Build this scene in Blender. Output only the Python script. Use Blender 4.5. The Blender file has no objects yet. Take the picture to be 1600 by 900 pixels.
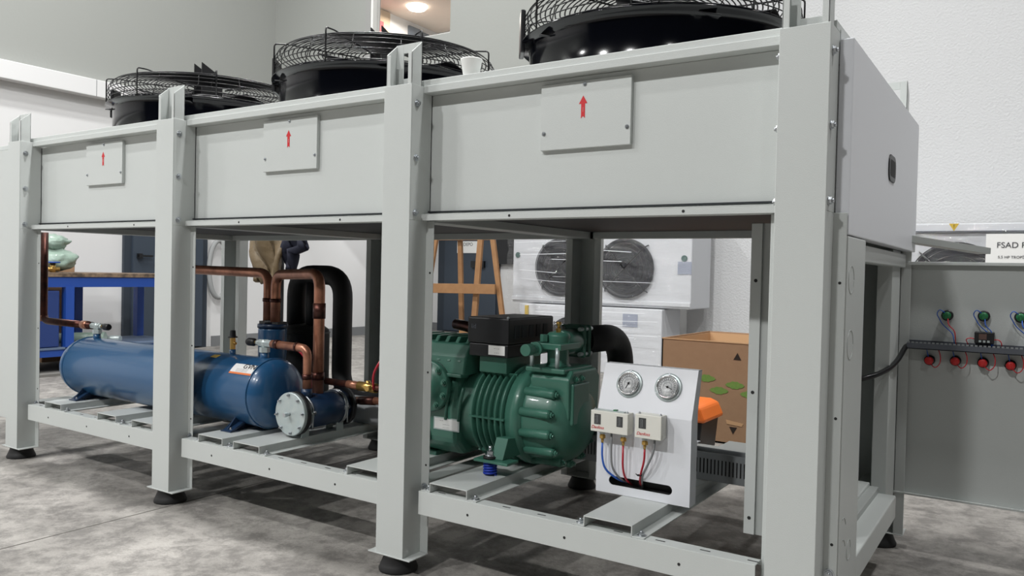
import bpy, bmesh, math, random
from mathutils import Vector, Matrix
random.seed(4)
S = bpy.context.scene
COL = S.collection
# ---------------- camera ----------------
cam = bpy.data.cameras.new('camera'); co = bpy.data.objects.new('camera', cam); COL.objects.link(co); S.camera = co
cam.sensor_width = 36; cam.lens = 36 * 1240.48 / 1600; cam.clip_start = .02; cam.clip_end = 100
co.matrix_world = (Matrix.Translation((.5012, -1.8378, .9368)) @ Matrix.Rotation(math.radians(33.3927), 4, 'Z')
                   @ Matrix.Rotation(math.radians(90 - 1.1096), 4, 'X') @ Matrix.Rotation(math.radians(1.30), 4, 'Z'))
# ---------------- light ----------------
W = bpy.data.worlds.new('hall'); S.world = W; W.use_nodes = True
W.node_tree.nodes['Background'].inputs[0].default_value = (.93, .97, 1, 1)
W.node_tree.nodes['Background'].inputs[1].default_value = .008
S.view_settings.view_transform = 'Standard'; S.view_settings.look = 'None'; S.view_settings.gamma = 1
S.view_settings.exposure = 0.02; S.view_settings.use_curve_mapping = False

def lamp(x, y, z, e, size=.5, tilt=(0, 0)):
    l = bpy.data.lights.new('high_bay_light', 'AREA'); l.shape = 'DISK'; l.size = size; l.energy = e; l.color = (1, 1, .99)
    o = bpy.data.objects.new('high_bay_light', l); o.location = (x, y, z); o.rotation_euler = (tilt[0], tilt[1], 0); COL.objects.link(o)
for x, y, z, e in [(-5.6, .42, 6.2, 200), (-1.9, .42, 6.2, 250), (1.9, .42, 6.2, 150),
                   (-3.3, -5.1, 5.6, 250), (-6.3, -5.1, 5.6, 130), (-.7, -5.1, 5.6, 215), (3.2, -5.1, 5.6, 55),  # last one, at the right, is added to brighten the open door
                   (-4.2, -2.5, 5.6, 90), (-7.0, -2.5, 5.6, 60),
                   (-4.9, 3.4, 6.2, 90), (-.6, 2.9, 6.2, 70), (3.6, 3.0, 6.2, 70)]:
    lamp(x, y, z, e, .35)
lamp(-6.2, 6.3, 2.25, 30, .8)

# ---------------- materials ----------------
MATS = {}
def mat(name, c, rough=.5, metal=0, bump=0, bscale=200, spec=.5, var=0, vscale=4, c2=None, coat=0, trans=0, emit=None, alpha=1, detail=3):
    m = bpy.data.materials.new(name); m.use_nodes = True; nt = m.node_tree; b = nt.nodes['Principled BSDF']
    def lin(v): return tuple(((x / 255) / 12.92 if x / 255 <= .04045 else ((x / 255 + .055) / 1.055) ** 2.4) for x in v) + (1,)
    b.inputs['Base Color'].default_value = lin(c); b.inputs['Roughness'].default_value = rough; b.inputs['Metallic'].default_value = metal
    b.inputs['Specular IOR Level'].default_value = spec; b.inputs['Coat Weight'].default_value = coat
    b.inputs['Transmission Weight'].default_value = trans; b.inputs['Alpha'].default_value = alpha
    tc = nt.nodes.new('ShaderNodeTexCoord')
    if bump:
        n = nt.nodes.new('ShaderNodeTexNoise'); n.inputs['Scale'].default_value = bscale; n.inputs['Detail'].default_value = detail
        bp = nt.nodes.new('ShaderNodeBump'); bp.inputs['Strength'].default_value = bump; bp.inputs['Distance'].default_value = .01
        nt.links.new(tc.outputs['Object'], n.inputs['Vector']); nt.links.new(n.outputs[0], bp.inputs['Height']); nt.links.new(bp.outputs[0], b.inputs['Normal'])
    if c2:
        n = nt.nodes.new('ShaderNodeTexNoise'); n.inputs['Scale'].default_value = vscale; n.inputs['Detail'].default_value = 6; n.inputs['Roughness'].default_value = .6
        r = nt.nodes.new('ShaderNodeValToRGB'); r.color_ramp.elements[0].position = .5 - var; r.color_ramp.elements[1].position = .5 + var
        r.color_ramp.elements[0].color = lin(c); r.color_ramp.elements[1].color = lin(c2)
        nt.links.new(tc.outputs['Object'], n.inputs['Vector']); nt.links.new(n.outputs[0], r.inputs[0]); nt.links.new(r.outputs[0], b.inputs['Base Color'])
    if emit: b.inputs['Emission Color'].default_value = lin(c); b.inputs['Emission Strength'].default_value = emit
    MATS[name] = m; return m
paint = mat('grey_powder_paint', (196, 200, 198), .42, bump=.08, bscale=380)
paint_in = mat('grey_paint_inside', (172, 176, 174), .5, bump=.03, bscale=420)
paint_w = mat('white_panel_paint', (222, 224, 229), .4, bump=.04, bscale=420)
edge = mat('bright_sheet_edge', (225, 228, 226), .35)
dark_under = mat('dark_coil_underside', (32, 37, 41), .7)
rubber = mat('black_rubber', (26, 26, 27), .6)
black_gloss = mat('gloss_black_paint', (6, 7, 12), .12, spec=.3)
black_wire = mat('black_wire_coating', (16, 16, 19), .35)
black_plas = mat('black_plastic', (24, 25, 28), .42, bump=.02)
foam = mat('black_foam_insulation', (20, 21, 24), .62, bump=.05, bscale=90)
hole_m = mat('dark_hole', (38, 38, 38), .8)
zinc = mat('zinc_steel', (190, 194, 198), .28, metal=.9)
zinc_dull = mat('galvanised_steel', (176, 190, 192), .35, metal=.35, c2=(196, 204, 202), var=.25, vscale=30)
blue = mat('blue_tank_paint', (34, 80, 120), .3, coat=.35, bump=.015, bscale=60)
blue_d = mat('dark_blue_paint', (26, 48, 76), .32, coat=.3)
blue_b = mat('bright_blue_paint', (28, 70, 152), .45)
green = mat('green_compressor_paint', (62, 112, 96), .38, coat=.15, bump=.03, bscale=120)
copper = mat('copper_tube', (196, 138, 112), .34, metal=.55, c2=(140, 92, 72), var=.2, vscale=14)
copper_d = mat('heat_stained_copper', (96, 54, 44), .38, metal=.7, c2=(52, 36, 34), var=.2, vscale=25)
brass = mat('brass', (196, 160, 92), .3, metal=.85)
redw = mat('red_capillary', (168, 28, 46), .35)
redwire = mat('red_wire', (214, 40, 52), .35)
bluew = mat('blue_wire', (44, 96, 190), .4)
greyw = mat('grey_cable', (128, 130, 132), .5)
red_ink = mat('red_ink', (200, 30, 38), .5)
dark_ink = mat('dark_ink', (60, 62, 66), .6)
black_ink = mat('black_ink', (42, 32, 26), .6)
green_ink = mat('green_ink', (96, 142, 62), .7, c2=(126, 150, 74), var=.3, vscale=60)
white_l = mat('white_label', (232, 232, 230), .5)
orange_l = mat('orange_label_band', (225, 120, 60), .5)
cream = mat('cream_switch_plastic', (220, 219, 211), .4)
smoke = mat('smoked_window', (52, 54, 56), .15, coat=.5)
dial = mat('dial_face', (205, 206, 206), .35, c2=(170, 172, 174), var=.12, vscale=160)
steel = mat('polished_bezel', (200, 200, 202), .18, metal=1)
duct = mat('grey_cable_duct', (138, 142, 144), .5)
duct_d = mat('dark_grey_duct', (88, 92, 100), .5)
wood = mat('pine_wood', (158, 118, 78), .6, c2=(132, 94, 60), var=.3, vscale=9)
card = mat('brown_cardboard', (164, 132, 102), .8, c2=(154, 122, 94), var=.3, vscale=20)
card_in = mat('cardboard_inside', (196, 158, 118), .8)
orange = mat('orange_plastic', (232, 116, 48), .35)
worktop = mat('worn_bench_top', (74, 62, 52), .7, c2=(132, 112, 92), var=.12, vscale=14)
doorm = mat('dark_slate_door', (56, 66, 78), .5)
doorm2 = mat('dark_door_frame', (46, 54, 64), .55)
greenbag = mat('green_plastic_bag', (140, 160, 148), .35, bump=.9, bscale=16, coat=.3)
gold = mat('gold_cloth', (104, 88, 64), .5, bump=.6, bscale=18)
navy = mat('navy_cloth', (22, 25, 44), .8)
greenpush = mat('green_button', (34, 110, 66), .4)
redpush = mat('red_button', (206, 44, 44), .4)
wrapped = mat('white_casing_under_film', (206, 208, 212), .5)
wrap_d = mat('fan_dark_under_film', (16, 19, 30), .4)
yellow = mat('yellow_sign', (196, 166, 62), .5)
flagred = mat('red_cloth', (214, 62, 66), .7)
brick = mat('tan_brick', (178, 160, 134), .8)
blind = mat('grey_screen', (92, 100, 112), .5)
skin = mat('poster_face', (190, 160, 140), .6)
room_white = mat('office_wall_white', (236, 232, 224), .8)
cup_m = mat('white_paper_cup', (236, 236, 234), .5)

def film_mat():
    m = bpy.data.materials.new('clear_stretch_film'); m.use_nodes = True; nt = m.node_tree; n = nt.nodes; L = nt.links
    out = n['Material Output']; n.remove(n['Principled BSDF'])
    tr = n.new('ShaderNodeBsdfTransparent'); gl = n.new('ShaderNodeBsdfGlossy'); gl.inputs['Roughness'].default_value = .07
    df = n.new('ShaderNodeBsdfDiffuse'); df.inputs['Color'].default_value = (.85, .87, .9, 1)
    mx = n.new('ShaderNodeMixShader'); mx.inputs[0].default_value = .11; m2 = n.new('ShaderNodeMixShader'); m2.inputs[0].default_value = .035
    tc = n.new('ShaderNodeTexCoord'); mp = n.new('ShaderNodeMapping'); mp.inputs['Scale'].default_value = (1.2, 1.2, 9)
    ns = n.new('ShaderNodeTexNoise'); ns.inputs['Scale'].default_value = 5; ns.inputs['Detail'].default_value = 5; ns.inputs['Distortion'].default_value = .6
    bp = n.new('ShaderNodeBump'); bp.inputs['Strength'].default_value = 1; bp.inputs['Distance'].default_value = .09
    L.new(tc.outputs['Object'], mp.inputs[0]); L.new(mp.outputs[0], ns.inputs['Vector']); L.new(ns.outputs[0], bp.inputs['Height'])
    L.new(bp.outputs[0], gl.inputs['Normal'])
    L.new(tr.outputs[0], m2.inputs[1]); L.new(df.outputs[0], m2.inputs[2]); L.new(m2.outputs[0], mx.inputs[1]); L.new(gl.outputs[0], mx.inputs[2]); L.new(mx.outputs[0], out.inputs[0])
    return m
film = film_mat()
def glass_mat():
    m = bpy.data.materials.new('window_glass'); m.use_nodes = True; nt = m.node_tree; n = nt.nodes; L = nt.links
    out = n['Material Output']; n.remove(n['Principled BSDF'])
    tr = n.new('ShaderNodeBsdfTransparent'); gl = n.new('ShaderNodeBsdfGlossy'); gl.inputs['Roughness'].default_value = .02
    mx = n.new('ShaderNodeMixShader'); mx.inputs[0].default_value = .07
    L.new(tr.outputs[0], mx.inputs[1]); L.new(gl.outputs[0], mx.inputs[2]); L.new(mx.outputs[0], out.inputs[0]); return m
glass = glass_mat()

def concrete():
    m = mat('concrete_floor', (150, 145, 138), .62); nt = m.node_tree; n = nt.nodes; L = nt.links; b = n['Principled BSDF']
    tc = n.new('ShaderNodeTexCoord')
    def noise(s, d, r, dist=0, sc=None):
        q = n.new('ShaderNodeTexNoise'); q.inputs['Scale'].default_value = s; q.inputs['Detail'].default_value = d; q.inputs['Roughness'].default_value = r; q.inputs['Distortion'].default_value = dist
        if sc:
            mp = n.new('ShaderNodeMapping'); mp.inputs['Scale'].default_value = sc; L.new(tc.outputs['Object'], mp.inputs[0]); L.new(mp.outputs[0], q.inputs['Vector'])
        else: L.new(tc.outputs['Object'], q.inputs['Vector'])
        return q
    a = noise(1.3, 9, .68, .5); c = noise(9, 10, .78, .2); f = noise(150, 4, .7); g = noise(3.2, 6, .6, 1.2)
    def ramp(src, p0, c0, p1, c1):
        r = n.new('ShaderNodeValToRGB'); r.color_ramp.elements[0].position = p0; r.color_ramp.elements[1].position = p1
        r.color_ramp.elements[0].color = c0 + (1,); r.color_ramp.elements[1].color = c1 + (1,); L.new(src.outputs[0], r.inputs[0]); return r
    r1 = ramp(a, .32, (.13, .122, .114), .66, (.37, .355, .335)); r2 = ramp(c, .42, (.60, .59, .58), .56, (1.06, 1.05, 1.03)); r3 = ramp(f, .3, (.86, .86, .86), .7, (1.1, 1.1, 1.1))
    def mul(x, y):
        q = n.new('ShaderNodeMix'); q.data_type = 'RGBA'; q.blend_type = 'MULTIPLY'; q.inputs[0].default_value = 1; L.new(x, q.inputs[6]); L.new(y, q.inputs[7]); return q.outputs[2]
    o = mul(mul(r1.outputs[0], r2.outputs[0]), r3.outputs[0]); L.new(o, b.inputs['Base Color'])
    bp = n.new('ShaderNodeBump'); bp.inputs['Strength'].default_value = .25; bp.inputs['Distance'].default_value = .01
    L.new(c.outputs[0], bp.inputs['Height']); L.new(bp.outputs[0], b.inputs['Normal'])
    return m
floor_m = concrete()
joint_m = mat('floor_joint_dirt', (82, 78, 74), .9)
stucco = mat('white_stucco', (206, 207, 208), .75, bump=.55, bscale=55, detail=3)
wallw = mat('white_smooth_wall', (216, 216, 216), .8, bump=.06, bscale=8)
wallg = mat('grey_green_wall', (150, 152, 148), .75, bump=.08, bscale=40)
base_m = mat('grey_baseboard', (120, 122, 124), .7)

# ---------------- mesh helpers ----------------
ORI = {}
def origin(o):
    return ORI.get(o.name, Vector((0, 0, 0))) if o else None
class MB:
    def __init__(s): s.v = []; s.f = []; s.sm = []
    def add(s, vs, fs, smooth=False):
        k = len(s.v); s.v += [tuple(v) for v in vs]; s.f += [tuple(k + i for i in f) for f in fs]; s.sm += [smooth] * len(fs); return s
    def box(s, x0, x1, y0, y1, z0, z1):
        x0, x1 = sorted((x0, x1)); y0, y1 = sorted((y0, y1)); z0, z1 = sorted((z0, z1))
        return s.add([(x0, y0, z0), (x1, y0, z0), (x1, y1, z0), (x0, y1, z0), (x0, y0, z1), (x1, y0, z1), (x1, y1, z1), (x0, y1, z1)],
                     [(0, 3, 2, 1), (4, 5, 6, 7), (0, 1, 5, 4), (1, 2, 6, 5), (2, 3, 7, 6), (3, 0, 4, 7)])
    def obox(s, c, size, rot):   # oriented box
        M = rot.to_matrix() if hasattr(rot, 'to_matrix') else rot
        vs = []
        for z in (-1, 1):
            for x, y in ((-1, -1), (1, -1), (1, 1), (-1, 1)):
                vs.append(Vector(c) + M @ Vector((x * size[0] / 2, y * size[1] / 2, z * size[2] / 2)))
        return s.add(vs, [(0, 3, 2, 1), (4, 5, 6, 7), (0, 1, 5, 4), (1, 2, 6, 5), (2, 3, 7, 6), (3, 0, 4, 7)])
    def beam(s, a, b, w, h, up=(0, 0, 1)):
        a = Vector(a); b = Vector(b); d = (b - a); L = d.length; d.normalize(); u = Vector(up); sd = d.cross(u).normalized(); u = sd.cross(d)
        M = Matrix((d, sd, u)).transposed(); return s.obox((a + b) / 2, (L, w, h), M)
    def lathe(s, prof, c, axis='z', n=32, smooth=True, a0=0, a1=2 * math.pi):
        # prof: (pos along axis, radius)
        ax = {'x': (Vector((1, 0, 0)), Vector((0, 1, 0)), Vector((0, 0, 1))), 'y': (Vector((0, 1, 0)), Vector((0, 0, 1)), Vector((1, 0, 0))), 'z': (Vector((0, 0, 1)), Vector((1, 0, 0)), Vector((0, 1, 0)))}[axis] if isinstance(axis, str) else axis
        A, U, V = ax; c = Vector(c); vs = []; full = abs(a1 - a0 - 2 * math.pi) < 1e-6; m = n if full else n + 1
        for p, r in prof:
            for k in range(m):
                t = a0 + (a1 - a0) * k / n; vs.append(c + A * p + (U * math.cos(t) + V * math.sin(t)) * r)
        fs = []
        for i in range(len(prof) - 1):
            for k in range(n):
                k2 = (k + 1) % m if full else k + 1
                fs.append((i * m + k, i * m + k2, (i + 1) * m + k2, (i + 1) * m + k))
        s.add(vs, fs, smooth)
        if full:
            k0 = len(s.v) - len(vs)
            if prof[0][1] > 1e-5: s.f.append(tuple(k0 + k for k in reversed(range(m)))); s.sm.append(False)
            if prof[-1][1] > 1e-5: s.f.append(tuple(k0 + (len(prof) - 1) * m + k for k in range(m))); s.sm.append(False)
        return s
    def cyl(s, a, b, r, n=16, r2=None, smooth=True):
        a = Vector(a); b = Vector(b); d = b - a; L = d.length; d.normalize()
        u = d.orthogonal().normalized(); v = d.cross(u)
        return s.lathe([(0, r), (L, r if r2 is None else r2)], a, (d, u, v), n, smooth)
    def tube(s, pts, r, n=12, fil=0, seg=6):
        P = [Vector(p) for p in pts]
        if fil:
            Q = [P[0]]
            for i in range(1, len(P) - 1):
                a, b, c = P[i - 1], P[i], P[i + 1]; d1 = (a - b); d2 = (c - b); f = min(fil, d1.length * .49, d2.length * .49)
                d1.normalize(); d2.normalize(); p0 = b + d1 * f; p1 = b + d2 * f
                for k in range(seg + 1):
                    t = k / seg; Q.append(p0 * (1 - t) ** 2 + b * 2 * t * (1 - t) + p1 * t * t)
            Q.append(P[-1]); P = Q
        T = []
        for i in range(len(P)):
            a = P[max(i - 1, 0)]; b = P[min(i + 1, len(P) - 1)]; T.append((b - a).normalized())
        u = T[0].orthogonal().normalized(); vs = []
        for i, p in enumerate(P):
            u = (u - T[i] * u.dot(T[i])).normalized(); v = T[i].cross(u)
            for k in range(n):
                t = 2 * math.pi * k / n; vs.append(p + (u * math.cos(t) + v * math.sin(t)) * r)
        fs = [(i * n + k, i * n + (k + 1) % n, (i + 1) * n + (k + 1) % n, (i + 1) * n + k) for i in range(len(P) - 1) for k in range(n)]
        k0 = len(s.v); s.add(vs, fs, True)
        s.f.append(tuple(k0 + k for k in reversed(range(n)))); s.sm.append(False)
        s.f.append(tuple(k0 + (len(P) - 1) * n + k for k in range(n))); s.sm.append(False)
        return s
    def ring(s, c, R, r, axis='z', n=48, m=6):
        A, U, V = {'x': ((1, 0, 0), (0, 1, 0), (0, 0, 1)), 'y': ((0, 1, 0), (0, 0, 1), (1, 0, 0)), 'z': ((0, 0, 1), (1, 0, 0), (0, 1, 0))}[axis]
        A, U, V, c = Vector(A), Vector(U), Vector(V), Vector(c); vs = []
        for i in range(n):
            t = 2 * math.pi * i / n; e = U * math.cos(t) + V * math.sin(t)
            for k in range(m):
                q = 2 * math.pi * k / m; vs.append(c + e * (R + r * math.cos(q)) + A * r * math.sin(q))
        return s.add(vs, [(i * m + k, ((i + 1) % n) * m + k, ((i + 1) % n) * m + (k + 1) % m, i * m + (k + 1) % m) for i in range(n) for k in range(m)], True)
    def prism(s, poly, axis, a, b):   # poly in the other two axes in cyclic order x:(y,z) y:(x,z) z:(x,y)
        def P(p, t): return {'x': (t, p[0], p[1]), 'y': (p[0], t, p[1]), 'z': (p[0], p[1], t)}[axis]
        n = len(poly); vs = [P(p, a) for p in poly] + [P(p, b) for p in poly]
        return s.add(vs, [tuple(range(n)), tuple(n + i for i in reversed(range(n)))] + [(i, n + i, n + (i + 1) % n, (i + 1) % n) for i in range(n)])
    def build(s, name, m, parent=None, bevel=0, loc=None):
        me = bpy.data.meshes.new(name); o0 = origin(parent) if parent else (Vector(loc) if loc else Vector((0, 0, 0)))
        me.from_pydata([tuple(Vector(v) - o0) for v in s.v], [], s.f); me.update()
        bm = bmesh.new(); bm.from_mesh(me); 
        for f, q in zip(bm.faces, s.sm): f.smooth = q
        bmesh.ops.recalc_face_normals(bm, faces=bm.faces); bm.to_mesh(me); bm.free()
        me.materials.append(m); o = bpy.data.objects.new(name, me); COL.objects.link(o)
        if parent: o.parent = parent; ORI[o.name] = o0
        elif loc: o.location = loc; ORI[o.name] = o0
        if bevel:
            b = o.modifiers.new('bevel', 'BEVEL'); b.width = bevel; b.segments = 2; b.limit_method = 'ANGLE'; b.angle_limit = math.radians(40)
        return o
def empty(name, loc, label, cat, group=None):
    o = bpy.data.objects.new(name, None); COL.objects.link(o); o.location = loc; o.empty_display_size = .05; ORI[o.name] = Vector(loc)
    o['label'] = label; o['category'] = cat
    if group: o['group'] = group
    return o
def tag(o, label, cat, group=None):
    o['label'] = label; o['category'] = cat
    if group: o['group'] = group
    return o
def struct(mb, name, m, bevel=0):
    o = mb.build(name, m, bevel=bevel); o['kind'] = 'structure'; return o
def text(body, size, loc, m, parent, rot=(math.pi / 2, 0, 0), name='lettering', sx=1, shear=0, ext=.0003):
    c = bpy.data.curves.new(name, 'FONT'); c.body = body; c.size = size; c.extrude = ext; c.align_x = 'CENTER'; c.align_y = 'CENTER'; c.shear = shear
    t = bpy.data.objects.new('tmp', c); COL.objects.link(t); bpy.context.view_layer.update()
    me = bpy.data.meshes.new_from_object(t); COL.objects.unlink(t); bpy.data.objects.remove(t)
    me.name = name; me.materials.clear(); me.materials.append(m)
    o = bpy.data.objects.new(name, me); COL.objects.link(o); o.rotation_euler = rot; o.scale = (sx, 1, 1)
    o.location = Vector(loc) - (origin(parent) if parent else Vector((0, 0, 0)))
    if parent: o.parent = parent; ORI[o.name] = origin(parent)
    return o
def bolt_mb(c, axis, sgn, r=.008, h=.008):
    c = Vector(c); A = Vector({'x': (1, 0, 0), 'y': (0, 1, 0), 'z': (0, 0, 1)}[axis]) * sgn
    m = MB(); m.cyl(c, c + A * .002, r * 1.35, 14); m.cyl(c + A * .002, c + A * (.002 + h * .7), r, 6, smooth=False); m.cyl(c + A * (.002 + h * .7), c + A * (.004 + h), r * .55, 8); return m
BOLT = {}
def bolt(c, axis, sgn, parent, r=.008, m=None, name='bolt', h=.008):
    key = (axis, sgn, r, (m or zinc).name, h)
    if key not in BOLT:
        o = bolt_mb((0, 0, 0), axis, sgn, r, h).build(name, m or zinc); BOLT[key] = o.data; COL.objects.unlink(o); bpy.data.objects.remove(o)
    o = bpy.data.objects.new(name, BOLT[key]); COL.objects.link(o); o.parent = parent; o.location = Vector(c) - origin(parent); return o
def disc_mb(c, axis, sgn, r, h=.0012, n=12):
    c = Vector(c); A = Vector({'x': (1, 0, 0), 'y': (0, 1, 0), 'z': (0, 0, 1)}[axis]) * sgn
    return MB().cyl(c - A * .001, c + A * h, r, n)
def hole(c, axis, sgn, parent, r=.0035):
    key = ('h', axis, sgn, r)
    if key not in BOLT:
        o = disc_mb((0, 0, 0), axis, sgn, r, .0006, 10).build('rivet_hole', hole_m); BOLT[key] = o.data; COL.objects.unlink(o); bpy.data.objects.remove(o)
    o = bpy.data.objects.new('rivet_hole', BOLT[key]); COL.objects.link(o); o.parent = parent; o.location = Vector(c) - origin(parent); return o

# ---------------- the hall ----------------
struct(MB().box(-16, 12, -10, 14, -.1, 0), 'floor', floor_m)
struct(MB().box(-2.285, -2.279, -9, 8, -.001, .0006), 'trim_1', joint_m)
struct(MB().box(-7.7, -7.5, -9, 8.2, 0, 7.5), 'wall_left', wallw)
# upper left wall is grey above the ledge
struct(MB().box(-7.5, -7.485, -9, 4.8, 2.77, 7.5), 'wall_left_upper', wallg)
led = struct(MB().box(-7.5, -7.38, -9, 4.8, 2.6, 2.77), 'trim_2', wallw, .006)
for k in range(9):
    y = -3.2 + k * .95; q = MB().box(-7.381, -7.379, y, y + .006, 2.602, 2.768).build('joint', base_m, led)
struct(MB().box(-7.7, -2.35, 8.0, 8.2, 0, 7.5), 'wall_back', wallw)
struct(MB().box(-2.35, 10, 5.62, 8.2, 0, 7.5), 'wall_back_stucco', stucco)
struct(MB().box(-7.5, -7.48, 3.95, 8.0, 0, .12), 'baseboard_left', base_m)
struct(MB().box(-7.48, -5.9, 7.98, 8.0, 0, .12), 'baseboard_back', base_m)
# mezzanine office front with window opening x -6.0..-4.77  z 3.45..
wx0, wx1, wz0, wz1, wy = -5.84, -4.73, 3.455, 5.3, 4.8
fm = MB(); fm.box(-7.5, wx0, wy, wy + .12, 2.4, 7.5); fm.box(wx1, -2.35, wy, wy + .12, 2.4, 7.5); fm.box(wx0, wx1, wy, wy + .12, 2.4, wz0); fm.box(wx0, wx1, wy, wy + .12, wz1, 7.5)
fm.box(-2.47, -2.35, wy + .12, 5.62, 2.4, 7.5)
struct(fm, 'wall_mezzanine', wallg)
struct(MB().box(-7.5, -2.47, wy + .12, 8.0, 2.4, 2.55), 'floor_mezzanine', wallw)
struct(MB().box(-7.5, -2.47, wy + .12, 8.0, 4.69, 4.8), 'ceiling_mezzanine', mat('office_ceiling', (206, 192, 178), .8))
win = struct(MB().box(wx0 - .02, wx0 + .012, wy - .012, wy + .1, wz0, wz1).box(wx1 - .012, wx1, wy + .02, wy + .1, wz0, wz1).box(wx0, wx1, wy + .02, wy + .1, wz0, wz0 + .012), 'window_1', mat('window_frame_white', (226, 226, 222), .5))
MB().box(wx0 - .1, wx0 - .02, wy - .02, wy, wz0 - .3, wz1).build('window_reveal', mat('grey_reveal', (150, 150, 148), .7), win)
MB().box(wx0 + .012, wx1 - .012, wy + .055, wy + .06, wz0 + .012, wz1).build('pane', glass, win)
fl = MB().box(-7.46, -7.44, 6.45, 6.70, 3.7, 4.5).build('wall_flag', flagred); tag(fl, 'red cloth hanging inside the upstairs office window, at its left', 'flag')
bk = MB().box(-7.5, -7.465, 6.5, 6.86, 2.56, 4.68).build('brick_pillar', brick); tag(bk, 'tan brick pillar inside the lit upstairs office behind the red cloth', 'pillar')
o = MB().box(-7.5, -7.47, 7.29, 7.54, 4.2, 4.62).build('wall_screen', blind); tag(o, 'dark grey picture on the upstairs office wall, left of the face poster', 'picture')
o = empty('face_poster', (-7.49, 7.66, 4.2), 'dark poster with a pale face on the upstairs office wall', 'poster')
MB().box(-7.5, -7.47, 7.57, 7.76, 4.2, 4.60).build('sheet', blind, o); q = MB(); q.lathe([(0, .045), (.004, .045)], (-7.47, 7.66, 4.44), 'x', 20); q.build('printed_face', skin, o)
l = bpy.data.lights.new('office_lamp', 'AREA'); l.shape = 'DISK'; l.size = .3; l.energy = 38; l.color = (1, .95, .88)
lo = empty('office_ceiling_lamp', (-6.95, 6.85, 4.69), 'round glowing ceiling lamp inside the upstairs office', 'lamp')
q = bpy.data.objects.new('office_light', l); COL.objects.link(q); q.location = (0, 0, -.09); q.parent = lo
lm = mat('lamp_diffuser', (255, 246, 232), .5, emit=14)
MB().lathe([(-.05, 0), (-.045, .12), (-.01, .15), (0, .15)], (-6.95, 6.85, 4.69), 'z', 24).build('diffuser', lm, lo)

# doors
d1 = struct(MB().box(-7.5, -7.46, 2.86, 3.86, 0, 2.12), 'door_1', doorm2)
MB().box(-7.46, -7.43, 2.94, 3.78, .02, 2.04).build('door_leaf', doorm, d1)
MB().box(-7.43, -7.38, 2.98, 3.02, 1.0, 1.05).box(-7.4, -7.385, 2.98, 3.14, 1.015, 1.035).build('door_handle', black_plas, d1)
d2 = struct(MB().box(-7.34, -6.2, 7.94, 8.0, 0, 2.2), 'door_2', doorm2)
MB().box(-7.2, -6.22, 7.92, 7.94, .02, 2.14).build('door_leaf', doorm, d2)
MB().box(-6.66, -6.42, 7.87, 7.92, 1.0, 1.1).build('door_handle', black_plas, d2)
sg = MB().box(-6.95, -6.57, 7.905, 7.92, 1.22, 1.40).build('notice_sheet', white_l, d2)
text('DEPO', .07, (-6.74, 7.903, 1.35), dark_ink, d2)
pb = MB().box(-6.2, -5.93, 7.9, 7.98, 1.06, 1.75).build('notice_board', black_plas); tag(pb, 'black rectangular board on the white wall right of the dark door', 'board')

# ---------------- chiller frame ----------------
B = 1.2; PW = .1108; PD = .0822; LP = .03; T = .003
ZS = 1.503; X_END = .11
fr = empty('chiller_frame', (-2.4, .65, 0), 'long light grey sheet steel machine frame on six black feet', 'machine frame')
def post(x0, back=False):
    def Y(y): return 1.30 - y if back else y
    m = MB()
    m.box(x0, x0 + PW, Y(0), Y(T), .05, ZS)
    for a in (x0, x0 + PW - T):
        m.box(a, a + T, Y(T), Y(PD + T), .05, 1.09)
        m.box(a, a + T, Y(T), Y(.097), 1.09, ZS)
    m.box(x0 - LP, x0 + T, Y(PD), Y(PD + T), .054, 1.09); m.box(x0 + PW - T, x0 + PW + LP, Y(PD), Y(PD + T), .054, 1.09)
    m.box(x0 - LP, x0 + PW + LP, Y(-.003), Y(PD + T + .002), .05, .054)
    p = m.build('post', paint, fr, .0012)
    # lifting lug
    g = MB(); a, b = x0 + .004, x0 + PW - .004; yb = .05
    hx0, hx1, hz0, hz1 = x0 + .034, x0 + PW - .028, 1.533, 1.612
    g.box(a, hx0, Y(yb - T), Y(yb), 1.45, 1.64); g.box(hx1, b, Y(yb - T), Y(yb), 1.45, 1.64); g.box(hx0, hx1, Y(yb - T), Y(yb), 1.45, hz0); g.box(hx0, hx1, Y(yb - T), Y(yb), hz1, 1.64)
    for q in (a, b - T):
        g.prism([(Y(.004), 1.45), (Y(yb), 1.45), (Y(yb), 1.64), (Y(.004), 1.60)], 'x', q, q + T)
    g.box(a, a + .016, Y(.004), Y(.004 + T), 1.45, 1.598); g.box(b - .016, b, Y(.004), Y(.004 + T), 1.45, 1.598)
    g.build('lifting_lug', paint, p, .0008)
    f = MB(); f.lathe([(0, .061), (.006, .062), (.02, .056), (.044, .046), (.05, .05)], (x0 + PW / 2, Y(.046), 0), 'z', 28)
    f.build('rubber_foot', rubber, p)
    sg = -1 if back else 1
    if not back:
        for z in (1.446, 1.281, 1.113): bolt((x0 + PW, .026, z), 'x', 1, p, .0085)
        for z in (.262, .226) : bolt((x0 + PW + .014, PD, z), 'y', -1, p, .0085)
        for z in (.33, .62, .93): hole((x0 + PW + .018, PD, z), 'y', -1, p)
        if x0 > -.1:
            for z in (1.446, 1.281, 1.113): bolt((x0, .026, z), 'x', -1, p, .0085)
    return p
for i in range(5):
    post(-B * i)
    if i < 4: post(-B * i, True)
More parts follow.
